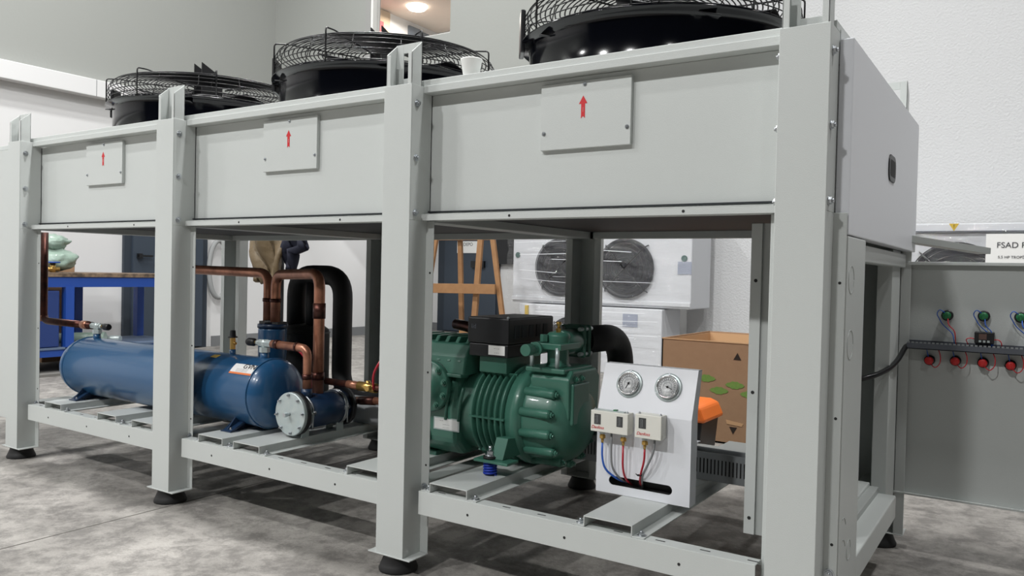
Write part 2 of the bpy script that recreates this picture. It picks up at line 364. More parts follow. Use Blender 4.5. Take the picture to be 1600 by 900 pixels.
# rails, panels between posts
lid_x = {0: (-.683, -.404), 1: (-1.871, -1.590), 2: (-3.072, -2.785)}
for i in range(4):
    xl = -B * (i + 1) + PW; xr = -B * i
    for back in (False, True):
        if i == 3 and back: continue
        def Y(y): return 1.30 - y if back else y
        m = MB(); m.box(xl, xr, Y(.056), Y(.059), 1.483, 1.5045); m.box(xl, xr, Y(.059), Y(.1), 1.5015, 1.5045); m.box(xl, xr, Y(.059), Y(.1), 1.483, 1.486)
        m.build('top_rail', paint, fr, .001)
        m = MB(); m.box(xl, xr, Y(.056), Y(.1), 1.108, 1.1112); m.box(xl - .0, xr, Y(.056), Y(.059), 1.0907, 1.108); m.box(xl, xr, Y(.096), Y(.1), 1.0907, 1.108)
        lg = m.build('ledge_rail', paint, fr, .001)
        if not back:
            for fx in (.3, .78): hole((xl + (xr - xl) * fx, .056, 1.1), 'y', -1, lg, .004)
        pn = MB().box(xl - PW, xr + PW, Y(.1), Y(.1035), 1.0907, 1.4825).build('side_panel', paint, fr)
        if not back:
            if i in lid_x:
                a, b = lid_x[i]
                MB().box(a, b, .0865, .1, 1.283, 1.467).build('access_cover', paint, pn, .0015)
                for c in (((a + b) / 2, 1.457), (a + .012, 1.33), (b - .010, 1.33)): bolt((c[0], .0865, c[1]), 'y', -1, pn, .0042, h=.002, name='screw')
                cx = (a + b) / 2 - .004; z0 = 1.364; k = 1.0
                poly = [(cx - .006, z0), (cx, z0 + .006), (cx + .006, z0), (cx + .006, z0 + .04), (cx + .013, z0 + .04), (cx, z0 + .062), (cx - .013, z0 + .04), (cx - .006, z0 + .04)]
                MB().prism(poly, 'y', .0867, .0858).build('red_arrow_sticker', red_ink, pn)
                text('------', .0065, (cx, .0855, z0 + .024), white_l, pn, rot=(math.pi / 2, math.pi / 2 * -1, 0))
        m = MB(); m.box(xl + LP, xr - LP, Y(.034), Y(.037), .1896, .2616); m.box(xl + LP, xr - LP, Y(.037), Y(.082), .2586, .2616); m.box(xl + LP, xr - LP, Y(.037), Y(.082), .1896, .1926)
        m.box(xl + LP, xr - LP, Y(.079), Y(.082), .19, .205); m.box(xl + LP, xr - LP, Y(.079), Y(.082), .248, .2616)
        r = m.build('base_rail', paint, fr, .001)
        if not back:
            for k in range(9):
                x = xl + .09 + k * .118; MB().box(x, x + .026, .056, .061, .2612, .2620).build('slot', hole_m, r)
            for fx in (.2, .5, .8): hole((xl + (xr - xl) * fx, .034, .222), 'y', -1, r, .004)
    # closed panel on the far bay
cp = MB().box(-4.8 + PW, -3.6, .012, .03, .182, 1.47).build('closed_side_panel', paint, fr, .002)
# cross beams at posts
for i in range(4):
    x0 = -B * i
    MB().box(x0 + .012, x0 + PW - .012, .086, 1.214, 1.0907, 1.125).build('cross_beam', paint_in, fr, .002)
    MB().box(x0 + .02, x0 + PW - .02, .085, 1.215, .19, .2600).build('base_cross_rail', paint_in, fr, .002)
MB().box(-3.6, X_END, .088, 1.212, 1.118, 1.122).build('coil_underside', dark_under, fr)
MB().box(-3.6, X_END, .062, 1.238, 1.5045, 1.524).build('top_deck', paint, fr, .0015)
# sliding channels
chs = [(-1.02, -.878), (-.49, -.348), (-2.16, -2.015), (-1.952, -1.806), (-1.37, -1.225), (-3.313, -3.17), (-2.868, -2.725), (-2.608, -2.465)]
for a, b in chs:
    m = MB(); y0, y1 = .038, 1.25
    m.box(a, b, y0, y1, .289, .292); m.box(a, a + T, y0, y1, .262, .2895); m.box(b - T, b, y0, y1, .262, .2895)
    m.box(a - .033, a + T, y0, y1, .2618, .2648); m.box(b - T, b + .033, y0, y1, .2618, .2648)
    c = m.build('base_channel', paint, fr, .0008)
    bolt((b + .018, .058, .2648), 'z', 1, c, .009); bolt((a - .018, .058, .2648), 'z', 1, c, .009)

# end of the unit ----------------------------------------------------
hp = MB().box(.112, .143, .09, 1.284, 1.0405, 1.487).build('end_cover', paint_w, fr, .0025)
def rrect(hw, hh, r_, n=6):
    P = []
    for cx_, cz_, a0 in ((hw - r_, hh - r_, 0), (-hw + r_, hh - r_, 90), (-hw + r_, -hh + r_, 180), (hw - r_, -hh + r_, 270)):
        for k_ in range(n + 1): a = math.radians(a0 + 90 * k_ / n); P.append((.69 + cx_ + r_ * math.cos(a), 1.262 + cz_ + r_ * math.sin(a)))
    return P
MB().prism(rrect(.062, .038, .03), 'x', .1425, .1465).build('handle_rim', black_plas, hp, .0015); MB().prism(rrect(.045, .024, .012), 'x', .1460, .1468).build('handle_recess', hole_m, hp)
MB().box(.098, .112, .1, 1.25, 1.045, 1.512).build('end_frame', paint, fr, .002)
for z in (1.43, 1.10, .72, .45): hole((.114, .098, z), 'y', -1, fr, .004)

cab = empty('electrical_cabinet', (0, .66, .2), 'light grey electrical cabinet with round knockouts, built into the near end of the frame', 'cabinet')
k = MB().box(.1115, .143, .09, .313, .06, 1.038).build('knockout_panel', paint, cab, .003)
MB().box(.1105, .1125, .094, .1, .06, 1.038).build('panel_seam', hole_m, cab)
def kring(y, z, r, a0=0, a1=2 * math.pi):
    m = MB(); n = 28; pts = [(.1432, y + r * math.cos(a0 + (a1 - a0) * i / n), z + r * math.sin(a0 + (a1 - a0) * i / n)) for i in range(n + 1)]
    m.tube(pts, .0011, 5); m.build('knockout_ring', paint_in, k)
kring(.137, .938, .032); kring(.146, .786, .034); kring(.203, .288, .024)
kring(.13, .352, .03, .3, 1.9); kring(.13, .30, .03, .3, 1.6); kring(.13, .24, .03, 3.6, 5.4)
m = MB(); m.box(.07, .143, .313, 1.0, .167, .241); m.build('sill_rail', paint, cab, .004)
m = MB(); m.box(.02, .064, .313, 1.0, .2, .272); m.build('inner_sill', paint, cab, .004)
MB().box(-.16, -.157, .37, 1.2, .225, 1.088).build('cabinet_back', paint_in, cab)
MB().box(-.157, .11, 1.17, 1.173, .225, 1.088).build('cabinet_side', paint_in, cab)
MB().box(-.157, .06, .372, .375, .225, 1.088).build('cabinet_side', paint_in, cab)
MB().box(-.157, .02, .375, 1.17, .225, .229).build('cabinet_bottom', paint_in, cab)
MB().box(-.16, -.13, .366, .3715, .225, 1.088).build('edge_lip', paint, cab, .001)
MB().box(.066, .112, 1.0, 1.17, .2, 1.04).build('door_jamb', paint, cab, .002)
MB().box(.085, .125, .313, 1.2, .985, 1.03).build('door_header', paint, cab, .003)
for z in (.93, .62, .27): hole((-.145, .366, z), 'y', -1, cab, .005)
m = MB()
for j in range(5): m.tube([(.02 - j * .02, .85 + j * .05, .23), (.0 - j * .01, .9 + j * .03, .29), (-.05, 1.0 + j * .02, .26)], .006, 6, .03)
m.build('loose_cables', black_wire, cab)

# open cabinet door
dr = empty('cabinet_door', (.1, 1.23, .2), 'open grey cabinet door at the right, its inside with green and red buttons', 'door')
DX0, DX1 = .096, .80
m = MB(); m.box(DX0, DX1, 1.236, 1.239, .198, 1.006); p = m.build('door_skin', paint, dr)
m = MB(); m.box(DX0, DX1, 1.214, 1.237, 1.003, 1.006); m.box(DX0, DX1, 1.214, 1.237, .198, .201); m.box(DX0, DX0 + .003, 1.214, 1.237, .2, 1.004); m.box(DX0, DX0 + .011, 1.2125, 1.2155, .198, 1.006); m.box(DX0, DX1, 1.2125, 1.2155, .995, 1.006); m.box(DX0, DX1, 1.2125, 1.2155, .198, .205)
m.build('door_flange', paint, dr, .001)
for z in (.973, .958, .255, .24): bolt((DX0 + .014, 1.236, z), 'y', -1, dr, .004, h=.004, name='screw')
m = MB(); m.box(.138, DX1 - .04, 1.178, 1.236, .708, .7105); m.box(.138, DX1 - .04, 1.178, 1.1805, .708, .728); m.box(.138, DX1 - .04, 1.234, 1.236, .708, .735); m.box(.138, .1395, 1.18, 1.234, .708, .728)
tr = m.build('wiring_duct', duct_d, dr)
m = MB()
for i in range(50):
    x = .14 + i * .0125; m.box(x, x + .008, 1.1785, 1.181, .728, .733)
g = m.build('duct_teeth', duct, tr); g['kind'] = 'stuff'
for x, z in ((.254, .825), (.361, .828), (.464, .829), (.57, .829)):
    o = MB().lathe([(0, .018), (-.018, .018), (-.018, .014)], (x, 1.236, z), 'y', 20).build('button_collar', black_plas, dr)
    MB().lathe([(-.017, .013), (-.034, .013), (-.037, .011), (-.037, .0)], (x, 1.236, z), 'y', 20).box(x - .003, x + .003, 1.197, 1.2, z - .008, z + .008).build('button_body', greenpush, o)
    MB().tube([(x - .004, 1.202, z + .008), (x - .02, 1.19, z + .022), (x - .03, 1.195, z + .006), (x - .012, 1.205, z - .03), (x + .02, 1.21, z - .06), (x + .026, 1.20, .73)], .0016, 6, .012).build('blue_lead', bluew, o)
    MB().tube([(x + .004, 1.202, z - .006), (x + .006, 1.19, z - .03), (x + .026, 1.2, z - .05), (x + .03, 1.2, .73)], .0016, 6, .012).build('pink_lead', redwire if x < .3 else bluew, o)
for x, z in ((.205, .669), (.283, .673), (.363, .673), (.441, .671), (.52, .671)):
    o = MB().lathe([(0, .017), (-.018, .017), (-.018, .012)], (x, 1.236, z), 'y', 20).build('button_collar', black_plas, dr)
    MB().lathe([(-.017, .013), (-.034, .0135), (-.037, .012), (-.037, .0)], (x, 1.236, z), 'y', 20).box(x - .003, x + .003, 1.197, 1.2, z - .008, z + .008).build('button_body', redpush, o)
    MB().tube([(x + .006, 1.2, z - .01), (x + .02, 1.19, z - .024), (x + .035, 1.19, z - .008), (x + .036, 1.195, z + .018), (x + .028, 1.2, .71)], .0016, 6, .012).build('red_lead', redwire, o)
    MB().tube([(x - .002, 1.205, z + .012), (x - .008, 1.2, .71)], .0014, 6).build('dark_lead', bluew, o)
o = MB().box(.337, .393, 1.196, 1.236, .738, .776).build('relay', black_plas, dr, .002)
MB().box(.35, .372, 1.194, 1.197, .752, .770).build('relay_face', mat('dull_brown', (96, 72, 64), .6), o)
for x in (.35, .362, .374): MB().box(x, x + .007, 1.194, 1.197, .742, .749).build('terminal_screw', zinc_dull, o)
MB().tube([(.34, 1.2, .752), (.325, 1.198, .755), (.312, 1.2, .75), (.32, 1.205, .73)], .0015, 6, .008).build('red_lead', redwire, o)
MB().tube([(.392, 1.2, .752), (.405, 1.198, .754), (.414, 1.2, .745), (.415, 1.205, .73)], .0015, 6, .008).build('red_lead', redwire, o)
o = MB().tube([(-.05, .9, .60), (.07, .86, .63), (.12, 1.02, .655), (.135, 1.2, .716), (.16, 1.21, .72)], .0085, 10, .1, 8).build('door_cable', black_wire)
tag(o, 'thick black cable looping from the cabinet opening to the open door', 'cable')
rc = MB().beam((.115, 1.19, 1.085), (.34, 1.55, 1.055), .05, .022).build('leaning_sheet_rail', paint_in); 
tag(rc, 'grey folded steel strip lying above the open cabinet door', 'steel strip')
rc.parent = fr; del rc['label']; del rc['category']; rc.location = -ORI[fr.name]

# ---------------- fans ----------------
def make_fan(cx, cy=.65):
    t = empty('axial_fan', (cx, cy, 1.524), '', 'fan', 'black fans on top of the machine')
    z0 = 1.5245; zf = 1.688
    m = MB(); m.lathe([(z0, .437), (z0 + .008, .43), (zf - .02, .43), (zf - .004, .437), (zf, .462), (zf + .004, .462), (zf + .004, .43), (zf - .02, .424), (z0, .424), (z0, .437)], (cx, cy, 0), 'z', 96)
    m.build('shroud', black_gloss, t)
    m = MB(); 
    for r_, z in ((.445, zf + .012), (.452, zf + .03), (.453, zf + .05), (.452, zf + .07), (.449, zf + .088), (.44, zf + .104)): m.ring((cx, cy, z), r_, .0021, n=80, m=4)
    for i in range(21):
        r_ = .43 - i * .0165; m.ring((cx, cy, zf + .112 + .02 * (1 - (r_ / .43) ** 2)), r_, .0026, n=72 if r_ > .2 else 48, m=4)
    m.build('guard_rings', black_wire, t)
    m = MB()
    for i in range(16):
        a = 2 * math.pi * i / 16; a2 = a + .07; c, s_ = math.cos(a), math.sin(a); c2, s2 = math.cos(a2), math.sin(a2)
        m.tube([(cx + .447 * c, cy + .447 * s_, zf + .004), (cx + .455 * c2, cy + .455 * s2, zf + .06), (cx + .436 * c2, cy + .436 * s2, zf + .106)], .0016, 4)
    m.build('guard_rods', black_wire, t)
    for i in range(8):
        a = 2 * math.pi * (i + .3) / 8; c, s_ = math.cos(a), math.sin(a)
        m = MB(); m.tube([(cx + .457 * c, cy + .457 * s_, zf), (cx + .457 * c, cy + .457 * s_, zf + .128), (cx + .40 * c, cy + .40 * s_, zf + .133), (cx + .1 * c, cy + .1 * s_, zf + .118)], .0032, 6, .012)
        m.build('guard_arm', black_wire, t)
    # rounded clip on the far left, seen edge on
    a = math.radians(216); c, s_ = math.cos(a), math.sin(a)
    m = MB(); m.obox(Vector((cx + .456 * c, cy + .456 * s_, zf + .038)), (.016, .09, .14), Matrix.Rotation(a, 3, 'Z')); m.build('guard_clip', black_wire, t, .004)
    # pair of upright terminal plates over the motor
    for sx in (-.05, .01):
        x = cx + sx; y = cy
        m = MB(); m.prism([(y - .05, zf + .09), (y + .07, zf + .09), (y + .07, zf + .20), (y - .05, zf + .255)], 'x', x, x + .004); m.build('bracket_plate', black_wire, t)
    m = MB(); m.lathe([(zf - .05, .0), (zf - .05, .1), (zf + .07, .1), (zf + .09, .085), (zf + .095, 0)], (cx, cy, 0), 'z', 32); m.build('motor_hub', black_plas, t)
    for i in range(5):
        a = 2 * math.pi * i / 5; R = Matrix.Rotation(a, 3, 'Z'); m = MB(); vs = []; n = 6
        for j in range(n + 1):
            r_ = .09 + .32 * j / n; w = .09 + .06 * j / n; sw = .12 * j / n * .5
            for q, zz in ((-w, .035), (w, -.035)):
                for e in (0, .004): vs.append(Vector((cx, cy, zf + .01 + zz + e)) + R @ Vector((r_, q + sw, 0)))
        fs = []
        for j in range(n):
            b_ = j * 4; fs += [(b_, b_ + 4, b_ + 6, b_ + 2), (b_ + 1, b_ + 3, b_ + 7, b_ + 5), (b_, b_ + 1, b_ + 5, b_ + 4), (b_ + 2, b_ + 6, b_ + 7, b_ + 3)]
        fs += [(0, 2, 3, 1), (n * 4, n * 4 + 1, n * 4 + 3, n * 4 + 2)]
        m.add(vs, fs, True); m.build('fan_blade', black_plas, t)
    return t
f0 = make_fan(-.575)
def dup(root, loc, label):
    r = root.copy(); COL.objects.link(r); r.location = loc; r['label'] = label
    for ch in root.children:
        c = ch.copy(); COL.objects.link(c); c.parent = r
        for g in ch.children:
            d = g.copy(); COL.objects.link(d); d.parent = c
    return r
f0['label'] = 'nearest and largest looking black caged fan, above the bay with the gauge panel'
dup(f0, (-1.79, .65, 1.524), 'middle black caged fan, beside the white paper cup')
dup(f0, (-2.985, .65, 1.524), 'farthest black caged fan, above the blue tank')

o = MB().lathe([(0, .022), (.001, .024), (.05, .032), (.0525, .034), (.055, .033), (.0545, .031), (.004, .021), (.003, 0)], (-.945, .105, 1.5245), 'z', 28).build('paper_cup', cup_m)
tag(o, 'small white paper cup standing on the edge of the top deck', 'cup')

# ---------------- receiver tank ----------------
TY, TZ, TR = .268, .437, .137
tk = empty('receiver_tank', (-2.7, TY, .292), 'long horizontal blue pressure tank with domed ends lying on the base channels', 'tank')
pr = [(-3.45, 0), (-3.448, .03), (-3.435, .075), (-3.41, .11), (-3.385, .13), (-3.355, TR), (-3.353, TR), (-2.01, TR), (-1.985, .133), (-1.965, .12), (-1.948, .095), (-1.94, .06), (-1.936, .025), (-1.935, 0)]
MB().lathe(pr, (0, TY, TZ), 'x', 56).build('shell', blue, tk)
MB().ring((-2.005, TY, TZ), TR, .0035, 'x', 56, 6).build('weld_seam', blue, tk); MB().ring((-3.345, TY, TZ), TR, .0035, 'x', 56, 6).build('weld_seam', blue, tk)
for x in (-3.235, -2.11):
    m = MB(); m.prism([(TY - .145, .293), (TY + .145, .293), (TY + .10, .345), (TY - .10, .345)], 'x', x - .003, x + .003)
    m.box(x - .03, x + .03, TY - .145, TY - .10, .2925, .297); m.box(x - .03, x + .03, TY + .10, TY + .145, .2925, .297)
    m.prism([(TY - .14, .297), (TY - .05, .36), (TY - .05, .305), (TY - .1, .297)], 'x', x - .022, x - .018)
    m.prism([(TY - .145, .297), (TY - .045, .345), (TY - .045, .335), (TY - .13, .295)], 'x', x - .02, x + .03)
    br = m.build('saddle_foot', blue_d, tk); bolt((x + .012, TY - .13, .297), 'z', 1, br, .006)
# label on shell
def patch(x0, x1, a0, a1, r, name, m, parent, cy=TY, cz=TZ):
    q = MB(); n = 10; vs = []
    for i in range(n + 1):
        a = a0 + (a1 - a0) * i / n
        for x in (x0, x1): vs.append((x, cy - math.cos(a) * r, cz + math.sin(a) * r))
    q.add(vs, [(2 * i, 2 * i + 1, 2 * i + 3, 2 * i + 2) for i in range(n)], True); return q.build(name, m, parent)
patch(-2.14, -2.01, .62, .99, TR + .0008, 'white_label', white_l, tk); patch(-2.14, -2.01, .62, .68, TR + .0014, 'orange_stripe', orange_l, tk)
a = .9; text('GVN', .034, (-2.045, TY - math.cos(a) * (TR + .002), TZ + math.sin(a) * (TR + .002)), black_ink, tk, rot=(math.pi / 2 - a, 0, 0))
a = .72
for q_ in (.72, .76, .80): text('- - - - - -- - - -', .012, (-2.075, TY - math.cos(q_) * (TR + .002), TZ + math.sin(q_) * (TR + .002)), dark_ink, tk, rot=(math.pi / 2 - q_, 0, 0), name='label_print')
patch(-2.33, -2.29, 1.12, 1.3, TR + .0008, 'yellow_warning_sticker', yellow, tk); patch(-2.0, -1.99, 1.05, 1.2, TR + .001, 'small_sticker', white_l, tk) if False else None
# valves on the tank
def stop_valve(x, dirn, parent):
    zt = TZ + TR
    MB().cyl((x, TY, zt - .02), (x, TY, zt + .025), .018, 20, .016).build('nozzle', blue, parent)
    b = MB().cyl((x, TY, zt + .022), (x, TY, zt + .042), .021, 6, smooth=False).cyl((x, TY, zt + .04), (x, TY, zt + .072), .015, 16).cyl((x - dirn * .045, TY, zt + .058), (x + dirn * .03, TY, zt + .058), .0155, 6, smooth=False).cyl((x + dirn * .03, TY, zt + .058), (x + dirn * .045, TY, zt + .058), .012, 14).build('valve_body', zinc_dull, parent)
    MB().cyl((x + dirn * .042, TY, zt + .058), (x + dirn * .06, TY, zt + .058), .008, 12).build('brass_stem', brass, b)
    MB().lathe([(0, .009), (.01, .016), (.04, .016), (.048, .013)], (x + dirn * .056, TY, zt + .058), ((Vector((dirn, 0, 0)), Vector((0, 1, 0)), Vector((0, 0, dirn)))), 14).build('black_cap', black_plas, b)
stop_valve(-3.29, 1, tk); stop_valve(-2.065, -1, tk)
x = -2.265; zt = TZ + TR
q = MB().cyl((x, TY, zt - .02), (x, TY, zt + .02), .013, 16).build('nozzle', blue, tk)
q = MB().cyl((x, TY, zt + .018), (x, TY, zt + .07), .011, 6, smooth=False).cyl((x, TY, zt + .045), (x + .02, TY, zt + .045), .006, 10).build('relief_valve', brass, tk)
MB().lathe([(0, .02), (.004, .02), (.006, .013), (.03, .011), (.03, 0)], (x, TY, zt + .068), 'z', 16).build('black_cap', black_plas, q)

def pipe(name, label, pts, r, m=copper, fil=.04, collars=(), n=16, cm=copper_d):
    o = MB().tube(pts, r, n, fil, 7).build(name, m, loc=pts[0]); tag(o, label, 'pipe')
    for a, b in collars: MB().cyl(a, b, r * 1.14, n).build('joint_collar', cm, o)
    return o
zt = TZ + TR + .058
pipe('copper_pipe', 'dark copper pipe dropping down at the far left and turning towards the blue tank', [(-3.80, TY, 1.09), (-3.80, TY, zt), (-3.335, TY, zt)], .018, copper_d, .05, [((-3.8, TY, .66), (-3.8, TY, .63)), ((-3.42, TY, zt), (-3.37, TY, zt))], cm=copper)
pipe('copper_pipe', 'short copper elbow from the near valve of the blue tank into the capped shell', [(-2.02, TY, zt), (-1.818, TY, zt - .004), (-1.818, TY, .465)], .0165, copper, .035, [((-2.0, TY, zt), (-1.98, TY, zt)), ((-1.818, TY, .51), (-1.818, TY, .53)), ((-1.88, TY, zt - .002), (-1.87, TY, zt - .002))])
# filter shell: axis Y
FX, FZ = -1.832, .384
fs = empty('filter_shell', (FX, .3, .292), 'short dark blue cylinder with a bolted galvanised end cap, in front of the blue tank', 'filter')
MB().lathe([(.215, .066), (.48, .066), (.50, .05), (.505, 0)], (FX, 0, FZ), 'y', 40).build('shell', blue_d, fs)
MB().lathe([(.214, .083), (.232, .083)], (FX, 0, FZ), 'y', 48).build('flange_ring', black_plas, fs)
c = MB().lathe([(.198, .079), (.2, .082), (.213, .082)], (FX, 0, FZ), 'y', 48).build('end_cap', zinc_dull, fs, .001)
for i in range(8):
    a = 2 * math.pi * i / 8 + .1; bolt((FX + .071 * math.cos(a), .199, FZ + .071 * math.sin(a)), 'y', -1, c, .0055, name='cap_bolt')
MB().cyl((FX, .2, FZ), (FX, .18, FZ), .006, 10).cyl((FX, .186, FZ), (FX, .17, FZ), .0085, 6, smooth=False).build('centre_port', zinc, c)
for y in (.245, .255, .425, .435):
    MB().ring((FX, y, FZ), .068, .0035, 'y', 40, 6).build('clamp_band', zinc, fs)
for y in (.25, .43):
    MB().box(FX - .03, FX + .03, y - .018, y + .018, .2925, .295).box(FX - .03, FX - .027, y - .018, y + .018, .295, .335).box(FX + .027, FX + .03, y - .018, y + .018, .295, .335).build('mount_bracket', zinc_dull, fs)
    MB().cyl((FX + .066, y - .014, FZ + .005), (FX + .066, y + .014, FZ + .005), .008, 8).cyl((FX + .07, y, FZ + .02), (FX + .07, y, FZ - .055), .003, 8).build('clamp_bolt', zinc, fs)
MB().lathe([(.455, .078), (.475, .078)], (FX, 0, FZ), 'y', 40).build('rear_flange', black_plas, fs)
for y in (TY, ): MB().cyl((-1.818, y, .44), (-1.818, y, .475), .021, 16).build('inlet_stub', blue_d, fs)
# separator
SX, SY = -2.285, .49
sp = empty('oil_separator', (SX, SY, .292), 'upright blue cylinder behind the blue tank, two copper pipes entering its top', 'separator')
MB().lathe([(.2925, .061), (.66, .061), (.672, .061)], (SX, SY, 0), 'z', 40).build('shell', blue, sp)
MB().lathe([(.672, .065), (.688, .065), (.69, .058)], (SX, SY, 0), 'z', 40).build('top_flange', blue_d, sp)
MB().cyl((SX, SY, .69), (SX, SY, .705), .035, 20).box(SX - .06, SX + .06, SY - .025, SY + .025, .688, .70).build('top_fitting', black_plas, sp)
pipe('copper_pipe', 'horizontal copper pipe from behind a post, bending down into the upright blue cylinder', [(-2.93, SY, 1.117), (-2.93, SY, .918), (SX - .032, SY, .910), (SX - .032, SY, .70)], .0215, copper, .06, [((SX - .032, SY - .0, .80), (SX - .032, SY, .785))])
pipe('copper_pipe', 'copper pipe arching from the upright blue cylinder and dropping into the capped shell', [(SX + .040, SY - .02, .70), (SX + .040, SY - .02, .905), (-1.835, .34, .915), (-1.835, .34, .448)], .0215, copper, .065, [((SX + .04, SY - .02, .80), (SX + .04, SY - .02, .785)), ((-1.835, .34, .80), (-1.835, .34, .74)), ((-1.835, .34, .50), (-1.835, .34, .53))])
q = MB().tube([(-1.81, .36, .495), (-1.5, .38, .488), (-1.3, .4, .485)], .0135, 14); o = q.build('copper_pipe', copper_d, loc=(-1.81, .36, .495)); tag(o, 'thin dark copper pipe with a brass valve running towards the third post', 'pipe')
MB().cyl((-1.645, .371, .4915), (-1.56, .376, .489), .0185, 12).cyl((-1.60, .374, .49), (-1.60, .374, .515), .009, 10).cyl((-1.575, .374, .49), (-1.575, .34, .49), .01, 10).build('brass_valve', brass, o)
MB().cyl((-1.70, .367, .493), (-1.645, .37, .4915), .0155, 12).build('joint_collar', copper, o)
pipe('copper_pipe', 'bright copper pipe leaving the back of the capped shell towards the compressor', [(-1.80, .52, .40), (-1.72, .52, .408), (-1.2, .52, .44)], .0155, copper, .02, [((-1.78, .52, .402), (-1.70, .52, .409))])
o = MB().tube([(-2.10, .40, .60), (-2.0, .40, .60), (-1.93, .39, .52), (-1.92, .38, .40), (-1.93, .42, .31)], .005, 8, .05).build('red_capillary', redw, loc=(-2.1, .4, .6)); tag(o, 'thin red capillary line curving down behind the short copper elbow', 'tube')
o = MB().tube([(-1.50, .33, .60), (-1.535, .33, .55), (-1.54, .34, .49)], .005, 8, .04).build('red_capillary', redw, loc=(-1.5, .33, .6)); tag(o, 'thin red capillary line beside the brass valve at the third post', 'tube')

# accumulator with insulated pipes
AX, AY = -2.455, .83
ac = empty('suction_accumulator', (AX, AY, .292), 'upright black insulated vessel behind the copper pipes', 'vessel')
MB().lathe([(.2925, .116), (.62, .116), (.64, .112), (.655, .092), (.665, .05), (.668, 0)], (AX, AY, 0), 'z', 36).build('shell', foam, ac)
MB().ring((AX, AY, .625), .1165, .004, 'z', 36, 6).build('tape_band', black_plas, ac)
o = MB().tube([(AX - .065, AY, .64), (AX - .065, AY, .905), (AX + .25, AY, .905), (AX + .25, AY, .40), (AX + .35, AY - .02, .33), (-1.55, AY - .1, .36)], .046, 20, .11, 8).build('insulated_pipe', foam, loc=(AX - .065, AY, .64)); tag(o, 'thick black foam insulated pipe arching over from the vessel and down its right side', 'pipe')
o = MB().tube([(AX + .05, AY + .01, .64), (AX + .05, AY + .01, .88)], .040, 20).build('insulated_pipe', foam, loc=(AX + .05, AY + .02, .64)); tag(o, 'straight black insulated pipe inside the arch, behind the tall copper pipe', 'pipe')

# ---------------- compressor ----------------
CY, CZ = .45, .462
cp = empty('compressor', (-1.1, CY, .292), 'green semi hermetic compressor with ribbed housing and black terminal box', 'compressor')
ch = chs[0]
# motor housing
MB().lathe([(-1.14, .135), (-1.11, .145), (-.925, .145), (-.92, .145)], (0, CY, CZ), 'x', 56).build('motor_housing', green, cp)
for i in range(6):
    x = -1.05 + i * .0235
    f_ = MB().lathe([(-.0035, .145), (-.003, .163), (0, .165), (.003, .163), (.0035, .145)], (x, CY, CZ), 'x', 56).build('cooling_rib', green, cp)
for a in (math.pi + .02, math.pi + .9, math.pi - 1.0):
    m = MB()
    y = CY + .155 * math.cos(a); z = CZ + .155 * math.sin(a); m.beam((-1.06, y, z), (-.92, y, z), .018, .006, up=(0, -math.sin(a), math.cos(a))); m.build('cross_rib', green, cp)
MB().lathe([(-.925, .145), (-.92, .158), (-.90, .160), (-.898, .166), (-.872, .166), (-.87, .16), (-.86, .155)], (0, CY, CZ), 'x', 64).build('flange_ring', green, cp)
MB().lathe([(-.87, .155), (-.85, .152), (-.80, .149), (-.77, .143), (-.745, .13), (-.725, .109), (-.71, .08), (-.702, .04), (-.70, 0)], (0, CY, CZ), 'x', 64).build('end_bell', green, cp)
for i in range(14):
    a = math.pi - .21 + 2 * math.pi * i / 14
    if .75 < a % (2 * math.pi) < 2.2: continue
    y = CY + .149 * math.cos(a); z = CZ + .149 * math.sin(a)
    b_ = MB().lathe([(-.865, .0155), (-.765, .015), (-.757, .0145), (-.757, 0)], (0, y, z), 'x', 16).build('bolt_boss', green, cp)
    bolt((-.757, y, z), 'x', 1, b_, .0095, green, h=.01, name='boss_bolt')
# square suction chest on the bell
m = MB(); m.prism([(CY - .10, .47), (CY + .10, .47), (CY + .11, .60), (CY + .08, .628), (CY - .08, .628), (CY - .105, .60)], 'x', -.86, -.715); m.build('suction_chest', green, cp, .008)
m = MB(); m.prism([(CY - .09, .455), (CY + .02, .455), (CY + .02, .588), (CY - .09, .588)], 'x', -.74, -.706); m.build('chest_pad', green, cp, .006)
m = MB(); m.box(-.875, -.73, CY - .11, CY + .08, .618, .634); m.build('valve_seat', green, cp, .004)
for y, x in ((CY - .095, -.86), (CY - .095, -.765)): MB().cyl((x, y, .634), (x, y, .70), .007, 10).build('valve_stud', zinc_dull, cp)
for y in (CY - .06, CY - .02): bolt((-.714, y, .60), 'x', 1, cp, .009, green, name='chest_bolt')
# shutoff valve
v = MB(); v.lathe([(.634, .045), (.645, .035), (.70, .036), (.735, .04), (.745, .03)], (-.80, CY - .03, 0), 'z', 24)
v.box(-.865, -.75, CY - .10, CY + .03, .692, .712); v.cyl((-.80, CY - .03, .71), (-.80, CY + .09, .71), .042, 20)
vo = v.build('shutoff_valve', green, cp, .003)
MB().cyl((-.83, CY - .06, .694), (-.83, CY - .155, .694), .015, 18).cyl((-.83, CY - .115, .694), (-.83, CY - .125, .694), .023, 18).cyl((-.83, CY - .15, .694), (-.83, CY - .185, .694), .019, 18).build('valve_spindle', green, vo, .001)
MB().cyl((-.83, CY - .07, .715), (-.83, CY - .07, .738), .014, 6, smooth=False).build('hex_cap', green, vo)
MB().cyl((-.80, CY - .03, .742), (-.80, CY - .03, .758), .009, 6, smooth=False).cyl((-.80, CY - .03, .758), (-.80, CY - .03, .778), .005, 8).lathe([(0, .008), (.008, .009), (.012, .006)], (-.80, CY - .03, .768), 'z', 10).build('schrader_port', brass, vo)
for y in (CY + .07, CY + .105):
    m = MB(); m.box(-.85, -.755, y, y + .014, .655, .765); m.build('pipe_flange', green, vo, .012)
for x in (-.838, -.766):
    for z in (.668, .752): MB().cyl((x, CY + .05, z), (x, CY + .135, z), .007, 8).build('flange_bolt', zinc_dull, vo)
